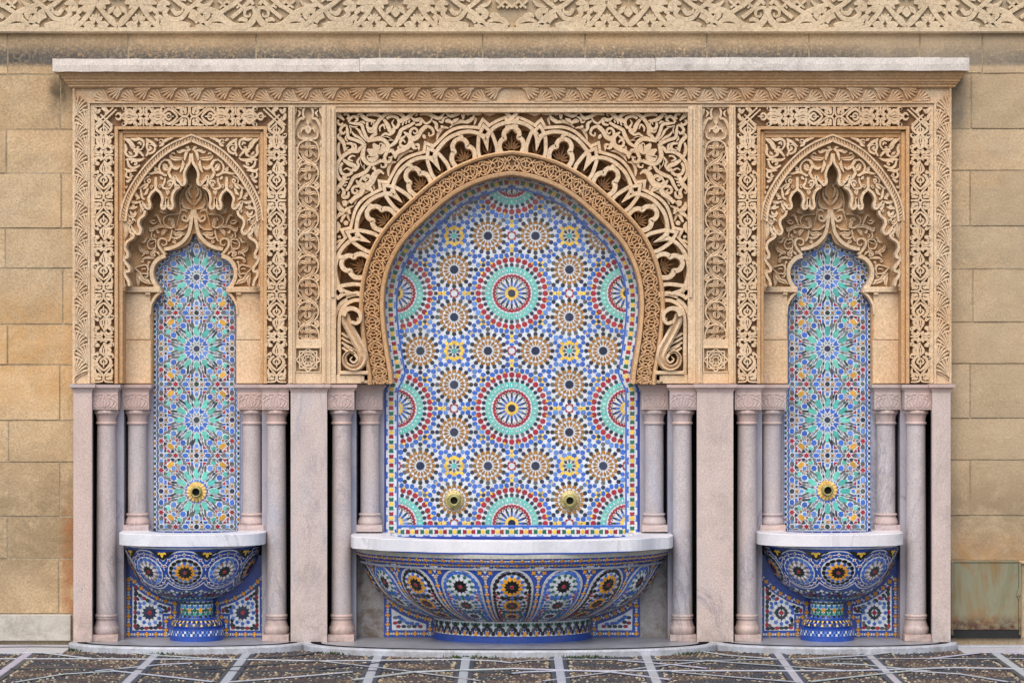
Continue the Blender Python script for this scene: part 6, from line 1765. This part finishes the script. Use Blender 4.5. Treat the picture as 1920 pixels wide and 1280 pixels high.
# ---------------- the central basin
def central_basin():
    t = thing('basin', 'wide central blue mosaic basin with oval panels and a scalloped white marble rim', 'fountain basin', 'mosaic fountain basins')
    pan = 20.4
    def rib(th, v):
        e = math.exp(-((v-.6)/.42)**2); return .022*e*(math.cos(math.radians(math.degrees(th)*360/pan))-1)*.5+(.008 if v > .16 else .0)*0
    prof = [(297, 1025), (295.5, 1034), (290, 1040), (283, 1046), (279, 1052), (271, 1077), (256, 1103), (233, 1124), (199, 1142), (168, 1152.5), (147, 1157.5)]
    b = Bowl(960.0, prof, .78, .225, .225, 270.0, rib)
    zb, zt = .4955, .5595
    sc = lambda a: .016*math.cos(R(a*360/24.5)) if abs(a) < 80 else 0
    basin_rim(t, lay(0)(959.8, 0)[0], zb, zt, 302, 159, (230, 128), scal=sc, p=2.05)
    us = np.linspace(-math.pi/2*270, math.pi/2*270, 150); vs = np.linspace(0, b.L, 40)
    bowl = gridmesh(b, us, vs, 0, TC['bblue']).build('bowl', M['tile'], t, smooth=True)
    m = MB(); plate(m, plan(b.cx, 0), [(290*math.sin(R(a)), .222*S-math.cos(R(a))*290*.76) for a in np.linspace(-90, 90, 41)], (), .40, .41); m.build('basin_floor', M['slab'], t)
    m = MB(); box(m, b.cx-.70, b.cx+.70, .230, .28, .40, .56, TC['bblue']); m.build('basin_back', M['tile'], t)
    T = Tiles(); mw = MB(); P0 = pan/180*math.pi*270
    ribbon(mw, b, [(u, 3.5) for u in np.linspace(-423, 423, 140)], 4.2, -.001, .0022, 'flat', 6, smooth=False, col=srgb(186, 184, 172))
    for k in range(-4, 5):
        u0 = P0*k; odd = k % 2 != 0
        hw = 38.5
        top = 36.0
        path = [(u0+hw*math.cos(R(180+180*i/14)), top+hw+hw*math.sin(R(180+180*i/14))*1.0) for i in range(15)]
        path = [(u0-hw*1.02, b.L-3), (u0-hw*1.03, 120)]+path+[(u0+hw*1.03, 120), (u0+hw*1.02, b.L-3)]
        pp = [(x, min(y, b.L-2)) for x, y in path]
        nn = 17                                                        # white ground of the panel, as strips that follow the curve
        for j in range(nn):
            v0, v1 = top+(b.L-4-top)*j/nn, top+(b.L-4-top)*(j+1)/nn
            def wv(v): return hw*math.sqrt(max(0, 1-((top+hw-v)/hw)**2)) if v < top+hw else hw*1.02
            V = []; F = []
            for i in range(9):
                q = -1+2*i/8; V += [b(u0+q*wv(v0), v0, .0008), b(u0+q*wv(v1), v1, .0008)]
            F = [(2*i, 2*i+1, 2*i+3, 2*i+2) for i in range(8)]; mw.add(V, F, TC['white'])
        pc = cr(np.array(pp), 4); ribbon(mw, b, [tuple(p) for p in pc], 1.5, -.001, .003, 'flat', 4, smooth=False, col=srgb(190, 190, 186))
        cols = ('red', 'black', 'white', 'green') if odd else ('red', 'black', 'amber', 'blue')
        for v0, s_ in ((70, 1.12), (118, 1.04), (166, 1.0)):
            rosette(T, u0, v0, 12, cols, s_, .0014)
            for i in range(14):
                a = 360/14*i; x, y = u0+25.5*math.cos(R(a))*s_, v0+25.5*math.sin(R(a))*s_
                if abs(x-u0) < hw-6.5 and y < b.L-6 and y > top+7: T.add('ovl', x, y, R(a+90), 'blue' if odd else 'black', .0014, .92)
        for vv in range(142, int(b.L)-4, 8):
            for xx in (-29, -20, 20, 29): T.add('ovl', u0+xx+(vv % 3), vv, R(90), ('black', 'red', 'green', 'blue')[(vv+xx) % 4], .0016, .85)
        q = np.array([((x-u0)*.86+u0, (y-95)*.90+95) for x, y in pc]); dd = np.r_[0, np.cumsum(np.hypot(*np.diff(q, axis=0).T))]
        for i, sq in enumerate(np.arange(4, dd[-1]-2, 8.9)):
            x, y = np.interp(sq, dd, q[:, 0]), np.interp(sq, dd, q[:, 1]); x2, y2 = np.interp(sq+1, dd, q[:, 0]), np.interp(sq+1, dd, q[:, 1])
            T.add('ovl', x, y, math.atan2(y2-y, x2-x), ('blue' if odd else 'black'), .0018, .98)
        for sx in (-1, 1):
            for x, y, c in ((27, 94, 'red'), (20, 94, 'blue' if odd else 'black'), (31, 87, 'red'), (31, 101, 'red'), (12, 94, 'blue' if odd else 'black'), (24, 137, 'red'), (14, 142, 'green'), (30, 128, 'black'), (4, 143, 'black')): T.add('ovl', u0+sx*x, y, 0, c, .0016, .78)
        ub = u0+P0/2
        rowline(T, [(ub, 52), (ub, b.L-8)], 8.6); rowline(T, [(ub-3, 50), (ub-16, 34)], 8.6, k0=1); rowline(T, [(ub+3, 50), (ub+16, 34)], 8.6, k0=1)
        prism(mw, [(ub-9, 30), (ub+9, 30), (ub, 44)], b, TC['white'], .001); T.add('star5', ub, 35, 0, 'red', .0014, 1.1)
    rowline(T, [(u, 13.5) for u in np.linspace(-421, 421, 120)], 8.4, .0012); rowline(T, [(u, 25.5) for u in np.linspace(-421, 421, 120)], 8.4, .0012, k0=1)
    for v in (19.3,): ribbon(mw, b, [(u, v) for u in np.linspace(-423, 423, 140)], 1.6, -.001, .006, 'round', 6, smooth=False, col=TC['dblue'])
    mw.build('white_inlay', M['tile'], bowl)
    T.t = [q for q in T.t if abs(q[1]) < 421]
    finish(T, b, bowl, flat=False)
    # low drum under the bowl
    cx, k = b.cx, (D+.225)/D
    class DF:
        mx = False
        def __call__(s, u, v, h=0.0):
            th = u/147.0; A = 147/S*k*(1.0 if v < 1187 else 1.018)+h
            return (float(cx+A*math.sin(th)), float(.225-.72*A*math.cos(th)), CZ-(v-HY)/S*(D+.1)/D if v < 1196 else -.0205)
    df = DF(); us = np.linspace(-math.pi/2*147, math.pi/2*147, 61)
    gridmesh(df, us, [1152, 1160, 1186.9, 1187.1, 1199], 0, TC['bblue']).build('drum', M['tile'], t)
    mw = MB(); ribbon(mw, df, [(u, 1172.5) for u in us], 13.4, -.0005, .0008, 'flat', 6, smooth=False, col=TC['white']); mw.build('white_inlay', M['tile'], t)
    T = Tiles(); n = 20; pt = math.pi*147/n
    for i in range(-n//2, n//2+1):
        u = i*pt
        T.add('redstar', u, 1166.5, 0, 'black', .001, .98); T.add('ovl', u+6.0, 1174, R(48), 'black', .001, 1.1); T.add('ovl', u-6.0, 1174, R(-48), 'dark', .001, 1.1)
        T.add('bluem', u, 1181.5, 0, 'amber', .001, .92); T.add('bluem', u+pt/2, 1181, 0, 'black', .001, .85); T.add('ychev', u+4.2, 1180.2, R(-60), 'dblue', .001, .7); T.add('ychev', u-4.2, 1180.2, R(240), 'dblue', .001, .7)
        T.add('ychev', u+pt/2-4.5, 1165, R(60), 'green', .001, .95); T.add('ychev', u+pt/2+4.5, 1165, R(120), 'green', .001, .95); T.add('ystar', u+pt/2, 1167.5, 0, 'white', .001); T.add('yrhomb', u, 1174.5, R(90), 'dblue', .001, .8)
    T.t = [q for q in T.t if abs(q[1]) < 225]
    mb = MB()
    for q in T.t: prism(mb, T.out(q), df, tcol(q[4]), .0014, q[5])
    mb.build('drum_tiles', M['tile'], t, kind='stuff')
    for mx in (False, True):
        side = 'right' if mx else 'left'
        f = lay(.228, mx)
        d = thing('mosaic_dado', 'small triangular blue tiled dado at the %s end of the central basin' % side, 'mosaic dado', 'mosaic dados')
        m = MB(); pbox(m, f, 720, 830, 1080, 1196, -.06, 0, col=TC['bblue']); m.build('blue_bed', M['tile'], d)
        mw = MB(); P = [(734, 1140), (735, 1180.5), (799, 1180.5), (799, 1169.4), (771.7, 1160), (751, 1150.5)]
        if area2(np.array(P)) < 0: P = P[::-1]
        plate(mw, f, P, (), -.001, .0011, col=TC['white']); mw.build('white_inlay', M['tile'], d)
        T3 = Tiles()
        for x, y, c in ((741, 1157, 'dark'), (749, 1165.5, 'dark'), (741, 1167, 'red'), (747, 1173.5, 'red'), (757, 1173.5, 'dark'), (767, 1173.5, 'dark'), (777, 1173.5, 'dark'), (788, 1173.5, 'red'), (758, 1163, 'blue'), (764, 1167, 'blue'), (772, 1168, 'blue'), (748, 1156, 'blue'), (753, 1160, 'blue'), (782, 1169, 'blue')): T3.add('ovl', x, y, 0, c, .001, .92)
        rowline(T3, [(727, 1118), (727, 1187)], 8.6); rowline(T3, [(727, 1187), (812, 1187)], 8.6); rowline(T3, [(732, 1128), (750, 1141), (780, 1154), (806, 1161)], 8.6, k0=1); rowline(T3, [(806, 1161), (806, 1187)], 8.6)
        finish(T3, f, d)
        w = thing('stained_slab', 'grey water stained slab behind the %s end of the central basin' % side, 'wall slab', 'stained wall slabs')
        m = MB(); x0, x1 = f(660, 0)[0], f(720, 0)[0]; rough_face(m, min(x0, x1), max(x0, x1), .232, .3, -.05, .48, (4, 8), .001, .002); m.build('slab', M['stained'], w)
central_basin()
# ---------------- water spouts
def spout(px, py, rad, kind, label):
    t = thing('water_spout', label, 'water spout', 'round brass water spouts', lay(FT)(px, py, 0))
    r = rad/S
    def lt(mb, prof, n=40, rf=None):
        V = []
        for i in range(n):
            a = 2*math.pi*i/n
            for (q, h) in prof: g = q*(rf(a) if rf else 1)*r; V.append((g*math.cos(a), -h, g*math.sin(a)))
        k = len(prof); F = [(i*k+j, ((i+1) % n)*k+j, ((i+1) % n)*k+j+1, i*k+j+1) for i in range(n) for j in range(k-1)]
        mb.add(V, F)
    if kind == 'flower':
        m = MB()
        for i in range(16):
            a = R(22.5*i)
            def f(x, y, h=0, a=a): return (x*math.cos(a)-y*math.sin(a), -h, x*math.sin(a)+y*math.cos(a))
            f.mx = False
            P = [(r*.45, 0), (r*.62, 0), (r*.82, 0), (r*1.0, 0)]
            V = []
            ribbon(m, f, [(p[0], p[1]) for p in P], [r*.09, r*.14, r*.18, r*.13], 0, .012, 'round', r*.1)
        lt(m, [(.98, .001), (.95, .004), (.5, .009)], 48, lambda a: 1+.0*a)
        m.build('petal_rosette', M['gilt'], t, smooth=False)
        m = MB(); lt(m, [(.60, .008), (.60, .016), (.54, .022), (.50, .03), (.50, .044), (.46, .047), (.39, .047), (.37, .04), (.37, .004)]); m.build('spout_ring', M['brass'], t, smooth=True)
        m = MB(); lt(m, [(.371, .012), (.0, .012)]); m.build('bore_shade', M['dark'], t)  # black disc stands for the shade inside the pipe
    else:
        m = MB(); lt(m, [(1.0, .001), (.98, .006), (.9, .010), (.68, .014), (.66, .017)], 64, lambda a: 1+.018*math.cos(24*a))
        for i in range(24):
            a = R(15*i)
            V = [(r*(.83*math.cos(a)+.075*math.cos(b)*math.cos(c)), -(.010+.006*math.sin(c)), r*(.83*math.sin(a)+.075*math.sin(b)*math.cos(c))) for c in (0, .8) for b in [2*math.pi*j/8 for j in range(8)]]+[(r*.83*math.cos(a), -.017, r*.83*math.sin(a))]
            F = [(j, (j+1) % 8, 8+(j+1) % 8, 8+j) for j in range(8)]+[(8+j, 8+(j+1) % 8, 16) for j in range(8)]; m.add(V, F)
        m.build('beaded_rosette', M['oldbrass'], t)
        m = MB(); lt(m, [(.66, .012), (.64, .028), (.58, .034), (.54, .03), (.50, .034), (.44, .038), (.36, .036), (.35, .004)]); m.build('spout_ring', M['brass'], t, smooth=True)
        m = MB(); lt(m, [(.351, .01), (.0, .01)]); m.build('bore_shade', M['dark'], t)  # flat black cap, the opening's darkness put in as colour
spout(368.7, 921.5, 19.2, 'flower', 'gold flower shaped brass spout on the left narrow mosaic panel')
spout(1550.8, 918.5, 19.2, 'flower', 'gold flower shaped brass spout on the right narrow mosaic panel')
spout(851.5, 937.5, 19.5, 'bead', 'beaded brass spout low on the left half of the central mosaic panel')
spout(1068.5, 938, 19.5, 'bead', 'beaded brass spout low on the right half of the central mosaic panel')
# ------------------------------------------------------------------ step and floor
ZF = -.062
def unp(px, py, z=ZF):
    Dd = (CZ-z)*S*D/(py-HY); return ((px-960)*Dd/(S*D), Dd-D)
step = thing('marble_step', 'low white marble step with a scalloped front edge under the three basins', 'step'); step['kind'] = 'structure'
def arcs(kx=0.0, shrinkd=0.0):
    """front outline of the step in plan (metres)"""
    pts = []
    L = lambda px: (px-960)/S
    for (a, b, dep, y0, p) in ((134, 572, .27, -.05, 2.0), (572, 1340, .43, -.05, 2.2), (1340, 1790, .27, -.05, 2.0)):
        c, h = (L(a)+L(b))/2, (L(b)-L(a))/2
        for t in np.linspace(-90, 90, 41):
            x = math.sin(R(t)); pts.append((c+h*math.copysign(abs(x)**(2/p), x), y0-(dep-shrinkd)*max(0, math.cos(R(t)))**(2/p)+shrinkd*.0))
    return pts
fr_ = arcs()
o = []
for p in [(fr_[0][0], .24)]+fr_+[(fr_[-1][0], .24)]:
    if not o or math.hypot(p[0]-o[-1][0], p[1]-o[-1][1]) > .004: o.append(p)
def fl(x, y, h=0.0): return (x/S, y/S, h)
fl.mx = False
m = MB(); plate(m, fl, [(x*S, y*S) for x, y in o], (), -.075, -.0205, 1.6)
m.build('step_slab', M['slab'], step)
edge = [(x, y) for x, y in fr_]; e2 = []
for p in edge:
    if not e2 or math.hypot(p[0]-e2[-1][0], p[1]-e2[-1][1]) > .02: e2.append(p)
e2 = np.array(e2)*S
nr = normals2(e2)
m = MB(); q = e2+nr*5.5
ribbon(m, fl, [tuple(p) for p in q], 6.8, -.06, -.0165, 'flat', smooth=False); m.build('white_edging', M['kerb'], step)
m = MB(); q = e2+nr*23
ribbon(m, fl, [tuple(p) for p in q], 9.0, -.03, -.0175, 'flat', smooth=False, col=srgb(26, 28, 34)); m.build('black_line', M['ink'], step)
# ---- paved floor: dark ground, inlaid strips, rows of pebbles
pav = thing('pavement', 'dark pebble mosaic pavement with white and grey marble strips', 'pavement'); pav['kind'] = 'structure'
m = MB(); m.add([(-5, -6, -.068), (5, -6, -.068), (5, .3, -.068), (-5, .3, -.068)], [(0, 1, 2, 3)], srgb(44, 40, 40)); m.build('pebble_ground', M['strip'], pav)
strips = []                                      # (plan points, half width m, colour, height)
WH, GY, CR = srgb(160, 164, 172), srgb(56, 62, 72), srgb(196, 190, 172)
for pxs in ((707, 1238, 692, 1275), (873.7, 1238, 867, 1280), (460, 1232, 430, 1275), (285, 1237, 243, 1280), (60, 1224, 0, 1270)):
    for mir in (0, 1):
        a = unp(pxs[0], pxs[1]); b = unp(pxs[2], pxs[3])
        if mir: a, b = (-a[0], a[1]), (-b[0], b[1])
        d = ((b[0]-a[0])/(b[1]-a[1]))
        y0, y1 = -.32, -4.6; P = [(a[0]+d*(y-a[1])*.6, y) for y in np.linspace(y0, y1, 24)]
        strips.append((P, .044, GY, -.0600)); strips.append((P, .0225, WH, -.0570))
def line(*pp, w=.0095, c=WH, z=-.0555):
    for mir in (0, 1):
        P = [unp(pp[i], pp[i+1]) for i in range(0, len(pp), 2)]
        if mir: P = [(-x, y) for x, y in P]
        strips.append((P, w*1.7, srgb(40, 44, 52), z-.0025)); strips.append((P, w, c, z))
line(-30,1239, 180,1239, 270,1239.5, 460,1240, 600,1243, 860,1240, 930,1243, 960,1246.5)
line(-30,1259, 130,1256, 330,1262, 480,1262, 660,1262, 860,1262, 930,1264, 960,1267)
line(600,1243.5, 720,1257, 850,1274, 900,1281); line(595,1258, 660,1251, 730,1245, 760,1243)
line(460,1240, 560,1232, 600,1226); line(180,1262, 300,1250, 360,1247); line(170,1219, 300,1233, 420,1240); line(210,1262, 330,1275, 400,1283)
line(420,1284, 560,1273, 660,1264); line(664,1279, 780,1264, 960,1258); line(330,1262, 445,1254, 600,1243)
line(-30,1218, 60,1217, 170,1218); line(-30,1226, 80,1228, 180,1240); line(30,1283, 120,1268, 220,1262)
for P, w, c, z in strips:
    m = MB(); n = len(P)
    ribbon(m, fl, [(x*S, y*S) for x, y in P], w*S, -.07, z*1.0-random.uniform(0, .0006), 'flat', 40, smooth=False, col=tuple(v*random.uniform(.92, 1.06) for v in c[:3])+(1,))
    m.build('inlay_strip', M['strip'], pav)
# pale slabs along the wall
for (a, b) in ((-3.2, -2.95), (-2.948, -2.62), (-2.618, -2.392), (2.406, 2.66), (2.662, 2.95), (2.952, 3.3)):
    m = MB(); box(m, a, b, -.30, .099, -.07, -.0585, ch=0, col=tuple(v*random.uniform(.94, 1.04) for v in srgb(172, 172, 176)[:3])+(1,)); m.build('border_slab', M['strip'], pav)
# pebbles
seg = []
for P, w, c, z in strips:
    for a, b in zip(P, P[1:]): seg.append((a[0], a[1], b[0], b[1], w))
SG = np.array(seg)
def clear(x, y):
    ax, ay, bx, by, w = SG.T; dx, dy = bx-ax, by-ay
    t = np.clip(((x-ax)*dx+(y-ay)*dy)/(dx*dx+dy*dy+1e-9), 0, 1)
    return float(np.min(np.hypot(ax+t*dx-x, ay+t*dy-y)-w))
stx = np.array(fr_); 
mb = MB(); rp = random.Random(5)
dome = [(math.cos(2*math.pi*i/6), math.sin(2*math.pi*i/6)) for i in range(6)]
y = -.18
row = 0
while y > -2.0:
    sp = .0175; half = 3.4
    x = -half+rp.uniform(0, sp)
    while x < half:
        X, Y = x+rp.uniform(-.004, .004), y+rp.uniform(-.004, .004)
        x += sp*rp.uniform(.9, 1.25)
        fy = np.interp(X, stx[:, 0], stx[:, 1]) if abs(X) < 2.42 else -.30
        if Y > fy-.012: continue
        c = clear(X, Y)
        if c < .008: continue
        border = c < .026
        wav = math.sin(X*9+2*math.sin(Y*7))+math.sin(Y*19+X*2.5)
        rr = rp.random()
        if border and rr < .5: col = rp.choice([(.36, .29, .18), (.3, .23, .13), (.42, .37, .28)])
        elif row % 4 == 0 and rr < .3: col = rp.choice([(.3, .24, .16), (.36, .31, .22)])
        elif wav > .75 and rr < .75: col = rp.choice([(.13, .09, .06), (.2, .15, .09), (.07, .055, .05)])
        elif wav < -.6: col = rp.choice([(.035, .04, .045), (.05, .05, .06)])
        else: col = rp.choice([(.075, .05, .045), (.06, .045, .042), (.1, .066, .055), (.045, .04, .042)])
        a, b, h = sp*rp.uniform(.40, .58), sp*rp.uniform(.30, .44), rp.uniform(.004, .009); ro = rp.uniform(-.5, .5)
        ca, sa = math.cos(ro), math.sin(ro)
        V = []
        for q, z in ((1.0, -.069), (.86, -.068+h*.8)): V += [(X+(u*a*ca-v*b*sa)*q, Y+(u*a*sa+v*b*ca)*q, z) for u, v in dome]
        V.append((X, Y, -.0675+h))
        mb.add(V, [(i, (i+1) % 6, 6+(i+1) % 6, 6+i) for i in range(6)]+[(6+i, 6+(i+1) % 6, 12) for i in range(6)], col+(1,))
    y -= .0175; row += 1
o = mb.build('pebbles', M['pebble'], pav, smooth=False); o['kind'] = 'stuff'
# ------------------------------------------------------------------ metal hatch, moss
fh = lay(.085)
h = thing('metal_hatch', 'rust streaked grey green metal hatch set low in the wall right of the fountain', 'hatch')
m = MB(); pbox(m, fh, 1787.5, 1910, 1054, 1180, -.015, .0, .002); m.build('door', M['rust'], h)
m = MB(); pbox(m, fh, 1783, 1787.4, 1052, 1190, -.04, .006, .001); pbox(m, fh, 1910.2, 1914.5, 1052, 1190, -.04, .006, .001); pbox(m, fh, 1787.5, 1910.1, 1050.5, 1053.6, -.04, .005, .001); m.build('hatch_frame', M['rust'], h)
m = MB(); pbox(m, fh, 1783.2, 1914.3, 1180.4, 1196, -.0215, -.004); m.build('sill_shade', M['dark'], h)  # solid black strip painted as the shade below the door
m = MB(); pbox(m, fh, 1906, 1913, 1110, 1116, -.002, .014, .001); pbox(m, fh, 1908, 1911, 1104, 1122, -.002, .009, .001); m.build('latch', M['rust'], h)
rm = random.Random(3)
for i, (px, n, wd, lb) in enumerate(((118, 60, 16, 'small green moss patch where the step meets the floor beside the left wall'), (300, 60, 26, 'thin moss tuft along the step edge below the left basin'), (880, 130, 60, 'green moss tufts along the step edge below the left half of the central basin'),
                                 (1090, 150, 52, 'green moss tufts along the step edge below the right half of the central basin'), (620, 70, 26, 'moss in the inner corner of the step left of the central basin'), (1298, 80, 26, 'moss in the inner corner of the step right of the central basin'))):
    mb = MB()
    for k in range(n):
        X = (px-960)/S*.97+rm.gauss(0, wd/S*.5); Y = float(np.interp(X, stx[:, 0], stx[:, 1]))-.012-abs(rm.gauss(0, .012)); hh = rm.uniform(.006, .022)
        a = rm.uniform(0, 6.28); w = rm.uniform(.003, .006)
        lx, ly = rm.uniform(-.01, .01), rm.uniform(-.01, .004)
        mb.add([(X-w*math.cos(a), Y-w*math.sin(a), -.066), (X+w*math.cos(a), Y+w*math.sin(a), -.066), (X+lx+w*.6*math.cos(a), Y+ly, -.066+hh*.7), (X+lx*1.3, Y+ly*1.2, -.066+hh)], [(0, 1, 2), (0, 2, 3)])
    o = mb.build('moss_tuft', M['moss']); o['label'] = lb; o['category'] = 'moss'; o['group'] = 'moss along the step'
# ------------------------------------------------------------------ stand every thing's Empty at its own base
bpy.context.view_layer.update()
for t in [o for o in sc.objects if o.type == 'EMPTY' and o.parent is None]:
    if t.location.length > 1e-6: continue
    lo = Vector((1e9, 1e9, 1e9)); hi = -lo
    for ch in t.children:
        if ch.data is None or not len(ch.data.vertices): continue
        for c in ch.bound_box:
            w = ch.matrix_world @ Vector(c)
            lo = Vector(map(min, lo, w)); hi = Vector(map(max, hi, w))
    b = Vector(((lo.x+hi.x)/2, (lo.y+hi.y)/2, lo.z))
    t.location = b
    for ch in t.children: ch.location = ch.location-b
# the paving lies a little higher against the step
for o in sc.objects:
    if o.parent is None and (o == pav or o == ground or o.name.startswith('moss_tuft')): o.location.z += .011
